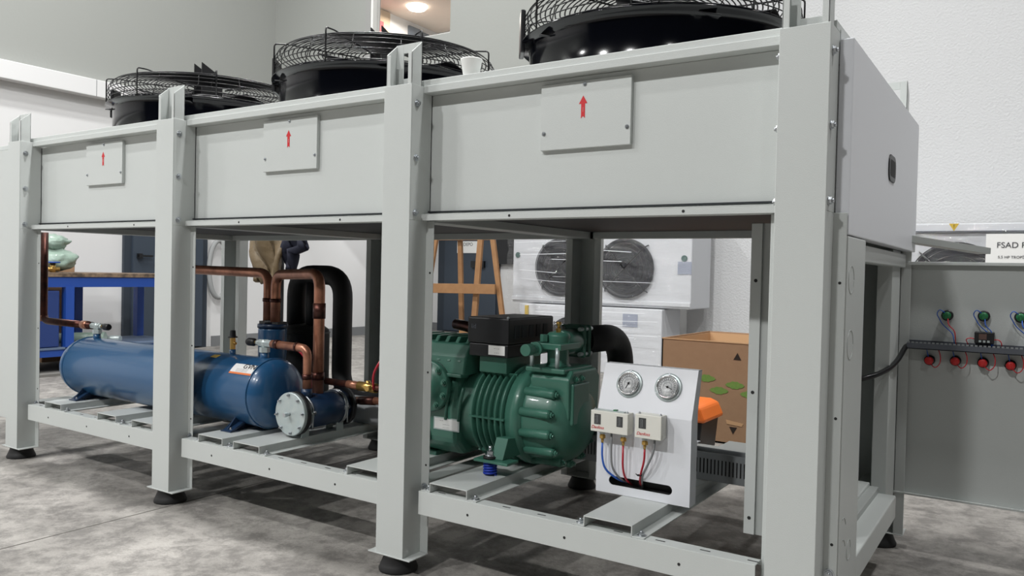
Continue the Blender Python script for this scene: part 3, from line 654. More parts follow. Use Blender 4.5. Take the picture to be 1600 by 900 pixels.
# crankcase
m = MB(); m.prism([(CY - .10, .305), (CY + .10, .305), (CY + .145, .35), (CY + .145, .56), (CY + .10, .60), (CY - .10, .60), (CY - .145, .56), (CY - .145, .35)], 'x', -1.47, -1.12); m.build('crankcase', green, cp, .018)
m = MB(); m.lathe([(-1.16, .15), (-1.14, .149), (-1.09, .138), (-1.06, .145)], (0, CY, CZ), 'x', 40); m.build('neck', green, cp)
m = MB(); m.prism([(CY - .15, .585), (CY + .15, .585), (CY + .14, .645), (CY + .11, .69), (CY - .11, .69), (CY - .14, .645)], 'x', -1.46, -1.095); hd = m.build('cylinder_head', green, cp, .006)
m = MB()
for x in (-1.12, -1.165, -1.21, -1.255, -1.31, -1.37):
    m.prism([(CY - .146, .63), (CY - .085, .71), (CY + .08, .71), (CY + .12, .68), (CY + .12, .64)], 'x', x - .008, x + .008)
m.build('head_rib', green, hd, .003)
m = MB(); m.box(-1.46, -1.10, CY - .158, CY - .12, .578, .590); m.build('head_gasket_edge', green, hd, .003)
for x, z, r_ in ((-1.235, .54, .088), ):
    cv = MB().lathe([(CY - .14, r_), (CY - .165, r_), (CY - .168, r_ - .004), (CY - .168, .05), (CY - .175, .048), (CY - .175, 0)], (x, 0, z), 'y', 36).build('bearing_cover', green, cp)
    for i in range(10):
        a = 2 * math.pi * i / 10 + .25; bolt((x + .074 * math.cos(a), CY - .168, z + .074 * math.sin(a)), 'y', -1, cv, .0095, green, h=.009, name='cover_bolt')
MB().ring((-1.275, CY - .146, .365), .036, .006, 'y', 32, 8).build('sight_ring', green, cp)
MB().lathe([(CY - .145, .032), (CY - .150, .032), (CY - .150, 0)], (-1.275, 0, .365), 'y', 24).build('sight_glass', black_plas, cp)
for x in (-1.15, -1.095): MB().tube([(x, CY - .147, .545), (x - .012, CY - .152, .49), (x - .02, CY - .147, .43)], .006, 8, .03).build('casting_ridge', green, cp)
lb = MB().box(-1.222, -1.112, CY - .1465, CY - .1450, .392, .435).build('rating_plate', zinc_dull, cp)
MB().box(-1.217, -1.117, CY - .1475, CY - .1462, .396, .431).build('plate_face', white_l, lb)
text('-- --', .009, (-1.187, CY - .1485, .425), black_ink, lb); text('- -- --- -- - --', .006, (-1.167, CY - .1485, .412), dark_ink, lb, name='plate_print'); text('--- -- - --- --', .006, (-1.167, CY - .1485, .402), dark_ink, lb, name='plate_print')
# terminal box
tb = MB().box(-1.092, -.925, .312, .60, .70, .787).build('terminal_box', black_plas, cp, .006)
MB().box(-1.086, -.93, .316, .594, .656, .699).build('box_base', black_plas, tb, .004)
MB().box(-1.06, -.95, .34, .56, .60, .656).build('box_neck', green, tb, .004)
for i in range(5):
    MB().box(-.927, -.9235, .35 + i * .045, .375 + i * .045, .72, .762).build('vent_recess', dark_under, tb)
text('lid', .022, (-1.065, .3112, .755), duct_d, tb)
lb = MB().box(-1.005, -.94, .3135, .3155, .664, .695).build('white_label', white_l, tb)
text('-- - --', .010, (-.972, .3130, .686), dark_ink, tb, name='label_print'); text('- -- -', .010, (-.972, .3130, .672), dark_ink, tb, name='label_print')
for x in (-.928, ): bolt((x - .004, .318, .787), 'z', 1, tb, .004, h=.002, name='screw')
# mounting feet on springs
for y, x in ((CY - .215, -.93), (CY + .17, -.93)):
    m = MB(); m.box(x - .045, x + .085, y - .035, y + .03, .336, .345); m.build('foot_plate', green, cp, .002)
    m = MB(); m.prism([(y - .01, .345), (y + .13, .345), (y + .13, .40), (y + .02, .41)], 'x', x + .005, x + .05) if y < CY else m.box(x + .005, x + .05, y - .1, y + .03, .345, .40); m.build('support_leg', green, cp, .002)
    s_ = MB(); pts = [(x + .020 * math.cos(t * .7), y - .005 + .020 * math.sin(t * .7), .294 + .0415 * t / 44) for t in range(45)]; s_.tube(pts, .0035, 7); s_.build('blue_spring', mat('blue_spring_paint', (26, 56, 170), .35) if y < CY else MATS['blue_spring_paint'], cp)
    MB().cyl((x, y - .005, .345), (x, y - .005, .353), .023, 18).build('rubber_pad', rubber, cp)
    MB().cyl((x, y - .005, .353), (x, y - .005, .357), .017, 18).cyl((x, y - .005, .357), (x, y - .005, .368), .011, 6, smooth=False).cyl((x, y - .005, .368), (x, y - .005, .385), .006, 10).build('mount_nut', zinc, cp)
m = MB(); m.box(-1.46, -1.23, CY - .12, CY + .12, .292, .306); m.build('rear_mount', green, cp, .002)
o = MB().tube([(-.80, CY + .135, .71), (-.775, .83, .71), (-.775, .86, .40), (-.775, .86, .30)], .048, 22, .10, 8).build('insulated_pipe', foam, loc=(-.80, CY + .135, .71)); tag(o, 'thick black insulated pipe from the compressor valve, bending down behind the gauge panel', 'pipe')
o = MB().tube([(-.62, .72, .32), (-.70, .70, .46), (-.74, .66, .36), (-.70, .70, .30)], .035, 14, .06).build('insulated_pipe', foam, loc=(-.62, .72, .32)); tag(o, 'short black insulated pipe bend low between compressor and gauge panel', 'pipe')
o = MB().tube([(-1.30, .52, .74), (-1.22, .5, .735), (-1.13, .49, .70)], .02, 12, .03).build('discharge_pipe', copper_d, loc=(-1.3, .52, .74)); tag(o, 'dark copper stub lying over the compressor heads behind the third post', 'pipe')

# ---------------- cable duct ----------------
cdx = [(-2.02, -1.30), (-1.27, -.16)]
cd = empty('cable_duct', (-1.1, .64, .292), 'grey slotted cable duct running across the base channels at the back', 'cable duct')
m = MB()
m.box(-2.2, -.165, .6, .602, .293, .315); m.box(-2.2, -.165, .6, .602, .362, .382); m.box(-2.2, -.165, .67, .672, .293, .382); m.box(-2.2, -.165, .602, .67, .293, .295); m.box(-2.2, -2.198, .602, .67, .295, .38)
m.build('duct_body', duct, cd)
x = -2.2; fm = MB().box(-2.2, -.165, .603, .6045, .315, .362).build('slot_back', hole_m, cd)
k = 0; fing = None
while x < -.17:
    if fing is None:
        fing = MB().box(-2.2, -2.1925, .6, .602, .315, .362).build('duct_finger', duct, cd)
    x += .0118
    k += 1
vis = [i for i in range(k) if -1.55 > -2.2 + i * .0118 > -2.0 or -.98 < -2.2 + i * .0118 or -1.0 < -2.2 + i * .0118]
for i in range(1, k):
    o = fing.copy(); COL.objects.link(o); o.location = fing.location + Vector((i * .0118, 0, 0))
MB().box(-2.05, -1.75, .596, .676, .383, .388).build('duct_lid', duct, cd, .001)
MB().box(-.56, -.42, .594, .73, .384, .388).build('duct_lid', paint_w, cd, .001)
MB().box(-1.93, -1.74, .585, .60, .293, .375).build('junction_cover', mat('light_grey_plastic', (160, 163, 165), .5), cd, .002)
for x in (-.505, -1.66): MB().box(x, x + .006, .597, .675, .29, .386).tube([(x, .598, .38), (x + .02, .59, .40), (x + .035, .588, .392)], .003, 6).build('cable_tie', black_wire, cd)

# ---------------- gauge panel ----------------
gp = empty('gauge_panel', (-.43, .277, .292), 'white folded steel panel leaning back at the top, carrying two gauges and two switches', 'instrument panel')
gx0, gx1 = -.577, -.285; yb, zb, zm, zt_, yt = .277, .293, .536, .672, .322
sl = MB(); sx0, sx1, sz0, sz1 = -.535, -.337, .318, .345   # slot
sl.box(gx0, sx0, yb, yb + .003, zb, zm); sl.box(sx1, gx1, yb, yb + .003, zb, zm); sl.box(sx0, sx1, yb, yb + .003, zb, sz0); sl.box(sx0, sx1, yb, yb + .003, sz1, zm)
for cx_, sg in ((sx0, -1), (sx1, 1)):     # rounded slot ends
    n = 8; r_ = (sz1 - sz0) / 2; pz = (sz0 + sz1) / 2; ex = cx_ - sg * r_
    for top in (1, -1):
        poly = [(cx_, pz + top * r_)] + [(ex + sg * r_ * math.cos(t * math.pi / 2 / n), pz + top * r_ * math.sin(t * math.pi / 2 / n)) for t in range(n + 1)]
        sl.prism(poly, 'y', yb, yb + .003)
sl.prism([(yb, zm), (yb + .003, zm), (yt + .003, zt_), (yt, zt_)], 'x', gx0, gx1)
sl.build('front_sheet', paint_w, gp)
sd = MB()
for x in (gx0, gx1 - .003): sd.prism([(yb + .001, zb), (yb + .048, zb), (yb + .048, zm + .02), (yt + .03, zt_), (yt + .001, zt_), (yb + .001, zm)], 'x', x, x + .003)
sd.box(gx0, gx1, yt, yt + .03, zt_ - .003, zt_)
sd.build('return_flange', paint_w, gp, .0008)
MB().box(gx0 + .004, gx1 - .004, yb + .03, yb + .033, zb, zm).build('slot_shade_sheet', rubber, gp)  # black sheet added behind the slot, stands in for shade in the cavity
tn = (yt - yb) / (zt_ - zm); ang = math.atan(tn)
def ypl(z): return yb + (z - zm) * tn if z > zm else yb
U = Vector((1, 0, 0)); Vv = Vector((0, math.sin(ang), math.cos(ang))); N = Vector((0, -math.cos(ang), math.sin(ang)))
for x, z, aa, lab in ((-.488, .617, -2.0, 'left round steel gauge on the white panel, needle pointing down left'), (-.367, .618, -.35, 'right round steel gauge on the white panel, needle pointing right')):
    c = Vector((x, ypl(z), z)); g = empty('pressure_gauge', c, lab, 'gauge'); ax = (N, U, Vv)
    MB().lathe([(0, .041), (.003, .041), (.004, .037), (.004, .034)], c, ax, 40).build('flange', zinc_dull, g)
    MB().lathe([(.003, .034), (.011, .034), (.013, .032), (.013, .0295), (.008, .029)], c, ax, 40).build('bezel', steel, g)
    MB().lathe([(.003, .0), (.0085, .0), (.0085, .029), (.003, .029)], c, ax, 40).build('dial', dial, g)
    R = Matrix((U, Vv, N)).transposed()
    q = MB()
    for i in range(19):
        a = math.radians(225 - i * 15); q.obox(c + N * .009 + (U * math.cos(a) + Vv * math.sin(a)) * .0235, (.005, .0009, .0006), R @ Matrix.Rotation(a, 3, 'Z'))
    q.ring((0, 0, 0), .0001, .00005, n=3, m=3) if False else None
    q.build('dial_marks', dark_ink, g)
    q = MB()
    for i in range(28):
        a1 = math.radians(225 - i * 9.6); a2 = math.radians(225 - (i + 1) * 9.6)
        for rr in (.0205, .013): q.cyl(c + N * .009 + (U * math.cos(a1) + Vv * math.sin(a1)) * rr, c + N * .009 + (U * math.cos(a2) + Vv * math.sin(a2)) * rr, .0003, 4)
    q.build('dial_scale', dark_ink, g)
    q = MB(); q.obox(c + N * .0098 + (U * math.cos(aa) + Vv * math.sin(aa)) * .006, (.022, .0016, .0006), R @ Matrix.Rotation(aa, 3, 'Z')); q.lathe([(.009, .0035), (.011, .003), (.011, 0)], c, ax, 12)
    q.build('needle', hole_m, g)
    for k_ in range(3):
        a = math.radians(90 + 120 * k_); p_ = c + (U * math.cos(a) + Vv * math.sin(a)) * .0375 + N * .0035; MB().cyl(p_, p_ + N * .002, .0028, 8).build('screw', zinc, g)
def switch(x0, x1, z0, z1, lab, wins, fits, txt):
    cx_ = (x0 + x1) / 2; o = empty('pressure_switch', (cx_, yb, z0), lab, 'pressure switch')
    y1_, y0_ = yb - .0, yb - .042
    MB().box(x0, x1, y0_, y0_ + .030, z0, z1).build('cover', cream, o, .002); MB().box(x0 + .002, x1 - .002, y0_ + .031, y1_ - .0005, z0 + .001, z1 - .001).build('backbox', cream, o, .001)
    for a, b in wins:
        MB().box(a, b, y0_ - .0008, y0_ + .001, z1 - .040, z1 - .010).build('scale_window', smoke, o)
        q = MB()
        for i in range(6): q.box(a + .004 + (i % 2) * .001, a + .009, y0_ - .0012, y0_ - .0006, z1 - .036 + i * .0042, z1 - .0352 + i * .0042)
        q.box(a + .0105, a + .0115, y0_ - .0012, y0_ - .0006, z1 - .036, z1 - .014); q.build('scale_marks', duct, o)
    text('Danfoss', .0125, (txt, y0_ - .0004, z0 + .013), red_ink, o, shear=.3, name='red_lettering')
    for fx, fm in fits:
        n_ = MB().cyl((fx, yb - .024, z0), (fx, yb - .024, z0 - .008), .0075, 12).build('bellows_neck', zinc_dull, o)
        MB().cyl((fx, yb - .024, z0 - .006), (fx, yb - .024, z0 - .011), .006, 12).lathe([(-.022, .006), (-.020, .0095), (-.012, .0095), (-.010, .006)], (fx, yb - .024, z0), 'z', 6, smooth=False).cyl((fx, yb - .024, z0 - .02), (fx, yb - .024, z0 - .034), .005, 10, .0035).build('brass_nut', brass, o)
    MB().cyl((x1, yb - .028, z0 + .012), (x1 + .001, yb - .028, z0 + .012), .006, 14).cyl((x1, yb - .028, z0 + .012), (x1 + .0015, yb - .028, z0 + .012), .003, 10).build('side_knockout', cream, o)
    for q_ in (x0 + .008, x1 - .008): bolt((q_, yb - .028, z1), 'z', 1, o, .003, h=.002, name='screw')
    return o
s1 = switch(-.578, -.459, .478, .540, 'wide cream twin pressure switch with two dark windows under the left gauge', ((-.566, -.545), (-.494, -.475)), ((-.547, 0), (-.480, 0)), -.555)
MB().box(-.565, -.475, yb - .035, yb - .02, .540, .543).build('adjuster_strip', zinc_dull, s1); MB().box(-.51, -.50, yb - .033, yb - .02, .542, .546).build('green_jumper', greenpush, s1)
s2 = switch(-.437, -.357, .477, .545, 'smaller cream pressure switch with one dark window under the right gauge', ((-.425, -.403),), ((-.413, 0),), -.411)
def lead(name, lab, pts, r, m):
    o = MB().tube(pts, r, 8, .03, 6).build(name, m, loc=pts[0]); tag(o, lab, 'tube'); return o
yc = yb - .024
lead('capillary_line', 'blue line hanging from the left brass nut into the panel slot', [(-.547, yc, .445), (-.547, yc, .40), (-.54, yc + .006, .365), (-.51, yb + .005, .336), (-.49, yb + .03, .325)], .0032, bluew)
lead('signal_cable', 'grey cable from under the twin switch curving into the slot', [(-.518, yc, .478), (-.518, yc, .42), (-.515, yc, .375), (-.50, yb + .0, .34), (-.485, yb + .03, .325)], .0032, greyw)
lead('capillary_line', 'straight red line from the second brass nut down into the slot', [(-.480, yc, .445), (-.480, yc, .38), (-.478, yc + .015, .345), (-.474, yb + .03, .32)], .0032, redw)
lead('capillary_line', 'red line from the smaller switch bending left into the slot', [(-.413, yc, .444), (-.413, yc, .41), (-.425, yc + .004, .37), (-.437, yb + .002, .34), (-.44, yb + .03, .32)], .0032, redw)
lead('signal_cable', 'grey cable from under the smaller switch bending left into the slot', [(-.383, yc, .477), (-.385, yc, .44), (-.40, yc, .405), (-.425, yc + .01, .36), (-.44, yb + .03, .318)], .0034, greyw)
o = MB().ring((-.428, yc + .002, .366), .0065, .0016, 'z', 16, 6).tube([(-.428, yc - .006, .366), (-.434, yc - .01, .372)], .0015, 6).build('cable_tie', black_wire); tag(o, 'small black tie bundling the red line and the grey cable', 'cable tie')

# ---------------- things behind the machine ----------------
bx = empty('cardboard_box', (-.85, 2.9, 0), 'large open brown cardboard box with green leaf prints behind the machine', 'box')
X0, X1, Y0, Y1, ZT = -1.325, -.15, 2.55, 3.35, .575
m = MB(); m.box(X0, X1, Y0, Y0 + .008, .002, ZT); m.box(X0, X1, Y1 - .008, Y1, .002, ZT); m.box(X0, X0 + .008, Y0, Y1, .002, ZT); m.box(X1 - .008, X1, Y0, Y1, .002, ZT); m.box(X0, X1, Y0, Y1, .002, .01)
m.build('box_body', card, bx)
MB().box(X0 + .01, X0 + .014, Y0 + .01, Y1 - .01, .02, ZT - .01).box(X0 + .01, X1 - .01, Y1 - .014, Y1 - .01, .02, ZT - .01).build('inner_liner', card_in, bx)
MB().box(X0 + .0, X1, Y0 - .002, Y0 + .0, ZT - .006, ZT).build('torn_edge', card_in, bx)
m = MB(); m.prism([(Y1 - .02, ZT - .02), (Y1, ZT), (Y1 + .1, ZT + .11), (Y1 + .09, ZT + .115)], 'x', X0 + .45, X1); m.build('rear_flap', card, bx)
def tri(x, z, s_, up): return [(x - s_, z), (x + s_, z), (x, z + up * s_ * 1.8)]
pf = Y0 - .0005
MB().prism(tri(-.875, .478, .022, 1), 'y', pf, pf - .001).prism(tri(-.888, .10, .022, -1), 'y', pf, pf - .001).build('black_triangle', black_ink, bx)
def leaf(x, z, w):
    P = []
    for i in range(9): t = i / 8; P.append((x - w + 2 * w * t, z + .019 * math.sin(math.pi * t) + (.004 if i % 2 else 0)))
    for i in range(1, 8): t = 1 - i / 8; P.append((x - w + 2 * w * t, z - .019 * math.sin(math.pi * t) - (.004 if i % 2 else 0)))
    return MB().prism(P, 'y', pf, pf - .001).build('green_leaf_print', green_ink, bx)
for x, z in ((-1.20, .375), (-1.05, .36), (-.885, .335), (-.975, .297), (-.80, .29), (-.70, .31), (-.62, .27)): leaf(x, z, .055)
text('L', .03, (-1.035, pf - .001, .235), black_ink, bx, name='printed_letter')
MB().prism([(-.93, .138), (-.83, .125), (-.84, .108), (-.925, .115)], 'y', pf, pf - .0012).build('torn_patch', card_in, bx)
# tool box
tbx = empty('tool_box', (-.95, 2.0, 0), 'black tool box with an orange lid beside the cardboard box', 'tool box')
MB().prism([(-1.22, .002), (-.875, .002), (-.855, .215), (-1.24, .215)], 'y', 1.95, 2.2).build('body', black_plas, tbx, .008)
MB().prism([(-1.25, .215), (-.835, .215), (-.835, .235), (-.86, .29), (-.90, .305), (-1.18, .305), (-1.24, .235)], 'y', 1.935, 2.215).build('lid', orange, tbx, .012)
bs = MB().box(-1.45, -.6, 1.9, 2.02, 0, .03).build('floor_batten', mat('pale_batten', (140, 140, 138), .7)); tag(bs, 'pale strip lying on the floor in front of the tool box', 'batten')

# blue workbench
bn = empty('workbench', (-6.65, 1.7, 0), 'bright blue steel workbench with a worn dark top by the left wall', 'workbench')
MB().box(-7.0, -6.28, .5, 2.78, .815, .85).build('bench_top', worktop, bn, .003)
MB().box(-6.34, -6.29, .5, 2.76, .73, .815).build('top_rail', blue_b, bn); MB().box(-7.0, -6.96, .5, 2.76, .73, .815).build('top_rail', blue_b, bn)
MB().box(-6.34, -6.29, .5, 2.76, .15, .21).build('lower_rail', blue_b, bn); MB().box(-7.0, -6.96, .5, 2.76, .15, .21).build('lower_rail', blue_b, bn)
MB().box(-7.0, -6.28, .5, 2.76, .21, .225).build('lower_shelf', mat('grey_blue_shelf', (92, 108, 132), .6), bn)
for y in (.6, 1.66, 2.69):
    MB().box(-6.35, -6.28, y, y + .07, 0, .735).build('leg', blue_b, bn); MB().box(-7.0, -6.93, y + .42 if y > 1 and y < 2 else y, (y + .49) if y > 1 and y < 2 else y + .07, 0, .735).build('leg', mat('shaded_blue', (20, 62, 156), .5) if False else blue_b, bn)
o = MB().box(-6.72, -6.3, 1.25, 1.62, .228, .70).build('storage_crate', mat('navy_plastic', (30, 54, 110), .5, bump=.2, bscale=30), bevel=.01); tag(o, 'navy blue crate on the lower shelf of the blue bench', 'crate')
def blob(name, c, s, m, lab, cat, seed=0, lvl=3, amp=.16, loc=True):
    bm = bmesh.new(); bmesh.ops.create_icosphere(bm, subdivisions=lvl, radius=1); rnd = random.Random(seed); ph = [rnd.uniform(0, 6) for _ in range(6)]
    from mathutils import noise
    for v in bm.verts:
        p = v.co.copy(); k_ = 1 + amp * 1.6 * noise.noise(p * 1.7 + Vector((seed, 0, 0))) + amp * 1.2 * abs(noise.noise(p * 4 + Vector((0, seed, 0)))) + 0 * amp * (math.sin(3 * p.x + ph[0]) * math.cos(4 * p.y + ph[1]) + .6 * math.sin(7 * p.z + ph[2] + 3 * p.x)); v.co = Vector((p.x * s[0] * k_, p.y * s[1] * k_, p.z * s[2] * k_))
    zmin = min(v.co.z for v in bm.verts)
    for v in bm.verts: v.co.z -= zmin
    me = bpy.data.meshes.new(name); bm.to_mesh(me); bm.free(); me.materials.append(m)
    for p in me.polygons: p.use_smooth = True
    o = bpy.data.objects.new(name, me); COL.objects.link(o); o.location = c
    if lab: tag(o, lab, cat)
    return o
blob('plastic_bag', (-6.62, 1.74, .852), (.13, .17, .095), greenbag, 'pale green plastic bag resting on the blue bench, the lower of two', 'bag', 1, 4, .13)
blob('plastic_bag', (-6.66, 1.74, 1.035), (.10, .12, .062), greenbag, 'pale green crumpled plastic bag on top of another bag on the bench', 'bag', 7, 4, .2)
o = MB().box(-7.16, -7.04, 1.84, 2.13, 0, 1.02).build('cardboard_sheet', card, bevel=.004); tag(o, 'tall brown cardboard carton standing behind the blue bench', 'carton')
hv = empty('hand_valve', (-6.42, 1.62, .852), 'small brass valve with a blue handwheel on the bench top', 'valve')
MB().cyl((-6.42, 1.62, .852), (-6.42, 1.62, .93), .022, 12).cyl((-6.42, 1.57, .88), (-6.42, 1.67, .88), .02, 12).build('valve_body', brass, hv)
MB().lathe([(.93, .055), (.942, .055)], (-6.42, 1.62, 0), 'z', 18).build('handwheel', blue_b, hv)
o = MB().cyl((-6.75, 1.78, .262), (-6.42, 2.08, .275), .05, 16).build('green_roll', greenbag, bevel=0); tag(o, 'pale green roll lying on the lower shelf of the blue bench', 'roll')
o = MB().cyl((-6.6, 2.12, .255), (-6.42, 2.22, .255), .03, 14).build('steel_can', zinc_dull); tag(o, 'small grey can lying beside the green roll on the shelf', 'can')
o = MB().lathe([(0, .11), (.16, .13), (.165, .135), (.165, .125), (.02, .1)], (-6.5, 1.40, .0), 'z', 24).build('rubber_bucket', rubber); tag(o, 'black bucket standing on the floor under the blue bench', 'bucket')
o = MB().tube([(-6.4, 1.0, .03), (-6.35, 1.15, .06), (-6.4, 1.24, .09), (-6.5, 1.26, .12)], .02, 8, .05).build('black_hose', rubber); tag(o, 'short black hose on the floor left of the bucket', 'hose')
o = MB().box(-7.3, -6.2, .3, 2.6, 0, .02).build('floor_board', mat('grey_board', (112, 110, 106), .8)); tag(o, 'flat grey board on the floor under the blue bench', 'board')
o = MB().box(-6.62, -6.5, 2.5, 2.62, .02, .2).build('machine_block', mat('dark_casing', (58, 58, 60), .6), bevel=.01); tag(o, 'dark small machine part under the right end of the bench', 'machine part')
# hose loop on left wall
m = MB(); pts = []
for i in range(36):
    a = 2 * math.pi * i / 40 + .9; pts.append((-7.44, 4.0 + .13 * math.cos(a) * (1 if True else 1), .90 + .33 * math.sin(a)))
o = m.tube(pts, .028, 8).build('hose_loop', mat('light_grey_hose', (150, 152, 152), .7), loc=(-7.44, 4.0, .57)); tag(o, 'oval loop of grey hose hung on the white left wall', 'hose')
# gold and navy cloths hanging
def cloth(name, lab, cat, outline, y, th, m, seed):
    bm = bmesh.new(); rnd = random.Random(seed); nx = 14; nz = 18; top = outline['top']; vs = {}
    for j in range(nz + 1):
        t = j / nz; z = top - t * outline['h']; xa, xb = outline['f'](t)
        for i in range(nx + 1):
            s_ = i / nx; x = xa + (xb - xa) * s_; yy = y + .03 * math.sin(7 * s_ + 3 * t + seed) + .018 * math.sin(17 * s_ - 9 * t + seed)
            vs[i, j] = bm.verts.new((x, yy, z))
    for j in range(nz):
        for i in range(nx): bm.faces.new((vs[i, j], vs[i + 1, j], vs[i + 1, j + 1], vs[i, j + 1])).smooth = True
    me = bpy.data.meshes.new(name); bm.to_mesh(me); bm.free(); me.materials.append(m); o = bpy.data.objects.new(name, me); COL.objects.link(o)
    k_ = o.modifiers.new('solid', 'SOLIDIFY'); k_.thickness = th; tag(o, lab, cat); return o
cloth('gold_jacket', 'crumpled gold brown jacket hanging behind the machine beside a navy one', 'jacket', dict(top=1.30, h=.47, f=lambda t: (-4.02 + .02 * t + .16 * max(0, t - .55), -3.70 - .10 * max(0, t - .8) * 5 * .2)), 1.75, .03, gold, 1)
cloth('navy_jacket', 'dark navy jacket hanging just right of the gold one', 'jacket', dict(top=1.30, h=.38, f=lambda t: (-3.71, -3.50 if t < .62 else -3.62)), 1.80, .03, navy, 3)
rk = empty('coat_stand', (-3.8, 1.82, 0), 'dark coat stand carrying the gold and navy jackets behind the machine', 'stand')
MB().cyl((-3.8, 1.83, 0), (-3.8, 1.83, 1.32), .012, 10).build('pole', black_plas, rk); MB().cyl((-4.0, 1.80, 1.31), (-3.5, 1.80, 1.31), .01, 10).build('cross_bar', black_plas, rk); MB().cyl((-3.8, 1.83, 0), (-3.8, 1.83, .02), .14, 20).build('base', black_plas, rk)

# trestle
ts = empty('wooden_trestle', (-4.1, 4.5, 0), 'bare pine wood trestle with splayed legs in front of the dark door', 'trestle')
def wb(n_, a, b, w=.05, h=.03): MB().beam(a, b, w, h, up=(0, 1, 0)).build(n_, wood, ts, .002)
wb('leg', (-4.66, 4.45, 1.27 - .33), (-4.56, 4.45, 1.33)) if False else None
wb('leg', (-4.76, 4.40, 0), (-4.60, 4.5, 1.36)); wb('leg', (-4.09, 4.42, 0), (-4.05, 4.5, 1.36), .06); wb('leg', (-3.62, 4.40, 0), (-3.93, 4.5, 1.36)); wb('leg', (-4.34, 4.62, 0), (-4.36, 4.56, 1.36))
wb('crossbar', (-4.75, 4.40, .76), (-3.80, 4.40, .775), .095, .025); wb('crossbar', (-4.36, 4.60, .33), (-4.05, 4.60, .33), .07); wb('top_bar', (-4.7, 4.52, 1.30), (-3.90, 4.52, 1.30), .10, .03)
wb('stretcher', (-4.34, 4.62, .16), (-4.02, 4.44, .13), .16, .025)

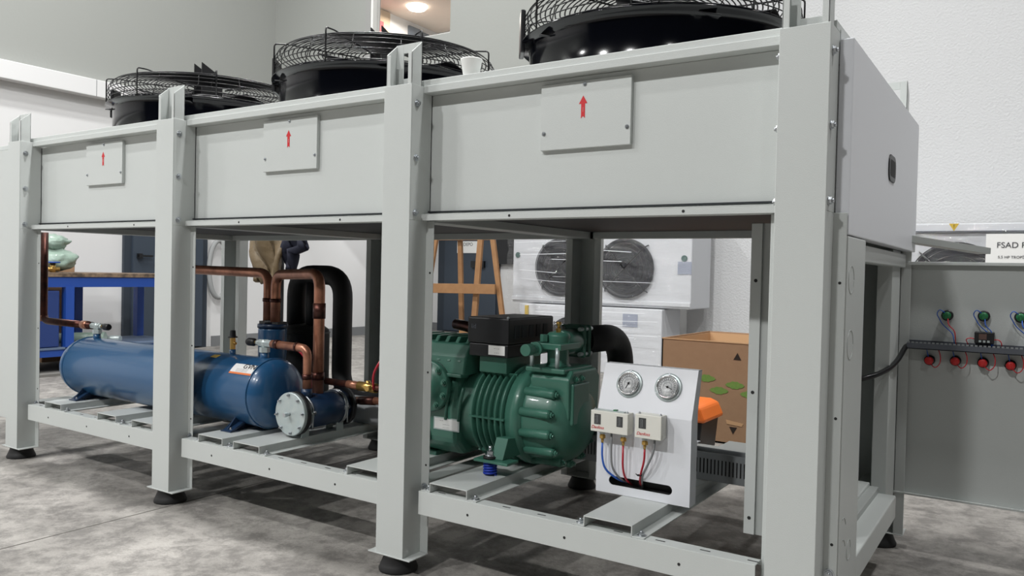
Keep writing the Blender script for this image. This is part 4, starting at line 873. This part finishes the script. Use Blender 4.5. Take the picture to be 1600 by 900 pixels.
# wrapped condensers
def condenser(x0, x1, y0, y1, z0, z1, fans, fr_, fz, lab, stickers=(), side=True):
    c = empty('wrapped_condenser', ((x0 + x1) / 2, (y0 + y1) / 2, z0), lab, 'cooling unit')
    MB().box(x0, x1, y0, y1, z0, z1).build('casing', wrapped, c, .01)
    for i, fx in enumerate(fans):
        MB().lathe([(0, fr_), (-.03, fr_), (-.035, fr_ - .015), (-.02, fr_ - .03)], (fx, y0, fz), 'y', 40).build('fan_ring', wrap_d, c)
        MB().lathe([(-.012, fr_ - .015), (-.012, 0)], (fx, y0, fz), 'y', 40).build('fan_opening', wrap_d, c)
        m = MB()
        for j in range(6): m.ring((fx, y0 - .045 - .01 * j / 6, fz), fr_ * (1 - j * .16), .004, 'y', 36, 5)
        for j in range(4):
            a = math.pi / 4 + j * math.pi / 2; m.tube([(fx + (fr_ + .03) * math.cos(a), y0 - .004, fz + (fr_ + .03) * math.sin(a)), (fx + fr_ * math.cos(a), y0 - .05, fz + fr_ * math.sin(a)), (fx, y0 - .06, fz)], .006, 6, .02)
        m.build('fan_guard', black_wire, c)
    # crumpled stretch film
    bm = bmesh.new(); nx, nz = 60, 40; vs = {}; rnd = random.Random(int(x0 * 100))
    for j in range(nz + 1):
        for i in range(nx + 1):
            s_ = i / nx; t = j / nz; x = x0 - .02 + (x1 - x0 + .04) * s_; z = z0 + (z1 - z0) * t
            y = y0 - .07 - .012 * math.sin(x * 9 + z * 31 + 2 * math.sin(x * 5)) - .008 * math.sin(z * 70 + x * 13) - rnd.random() * .006
            vs[i, j] = bm.verts.new((x, y, z))
    for j in range(nz):
        for i in range(nx): bm.faces.new((vs[i, j], vs[i + 1, j], vs[i + 1, j + 1], vs[i, j + 1]))
    me = bpy.data.meshes.new('stretch_film'); bm.to_mesh(me); bm.free(); me.materials.append(film)
    o = bpy.data.objects.new('stretch_film', me); COL.objects.link(o); o.parent = c; o.location = -ORI[c.name]
    # thin pale bars put in as highlights along the film creases
    m = MB()
    for j in range(14):
        z = z0 + (z1 - z0) * rnd.random(); xa = x0 + (x1 - x0) * rnd.random() * .6; xb = min(x1, xa + .3 + rnd.random() * .9)
        m.beam((xa, y0 - .09, z), (xb, y0 - .092, z + rnd.uniform(-.05, .05)), .001, .0015 + rnd.random() * .003)
    m.build('film_highlight_streaks', mat('film_highlight', (236, 238, 242), .15, coat=.6) if 'film_highlight' not in MATS else MATS['film_highlight'], c)
    for (sx, sz, w, h, mm, nm) in stickers: MB().box(sx, sx + w, y0 - .005, y0, sz, sz + h).build(nm, mm, c)
    return c
stk = mat('grey_sticker', (150, 156, 172), .5); rnd_g = mat('dark_green_badge', (60, 92, 86), .5)
c1 = condenser(-4.0, -2.08, 5.0, 5.5, .64, 1.55, (-3.42, -2.72), .28, 1.00, 'upper plastic wrapped white cooling unit with two round fans behind the machine', ((-2.21, .955, .13, .115, stk, 'grey_sticker'),))
for x, z in ((-2.15, 1.10), (-3.94, 1.12)): MB().lathe([(-.008, .028), (0, .028)], (x, 5.0, z), 'y', 18).build('green_badge', rnd_g, c1)
MB().box(-4.0, -2.08, 4.985, 5.0, .66, .70).build('drip_rail', wrapped, c1, .004)
c2 = condenser(-3.88, -2.33, 4.95, 5.4, .0, .63, (-3.25,), .27, .25, 'lower plastic wrapped white cooling unit standing on the floor under the other', ((-2.72, .455, .15, .12, stk, 'grey_sticker'),))
MB().box(-3.80, -3.765, 4.93, 4.95, .52, .61).build('yellow_clip', yellow, c2)
c3 = condenser(-.75, 1.9, 4.8, 5.4, .62, 1.372, (.01, .95), .31, .92, 'plastic wrapped cooling unit seen above the open cabinet door at the right', ())
MB().box(-.75, 1.9, 4.775, 4.8, 1.305, 1.315).build('seam_line', duct_d, c3)
MB().prism([(-.035, 1.362), (.03, 1.362), (-.002, 1.308)], 'y', 4.69, 4.70).build('warning_triangle', yellow, c3)
text('!', .035, (-.002, 4.685, 1.342), black_ink, c3, name='warning_mark')
sh = empty('paper_sign', (.5, 4.68, .95), 'white printed sheet stuck on the wrapped unit at the right edge', 'sign')
MB().box(.20, .78, 4.675, 4.68, .93, 1.285).build('sheet', white_l, sh)
text('FSAD PANEL', .056, (.42, 4.672, 1.205), dark_ink, sh); text('5.5 HP TROPİK', .026, (.36, 4.672, 1.122), dark_ink, sh)
st = MB().box(-.6, 1.8, 4.9, 5.3, 0, .6).build('support_pallet', wrapped, bevel=.01); tag(st, 'pale crate hidden under the wrapped unit at the right', 'crate')
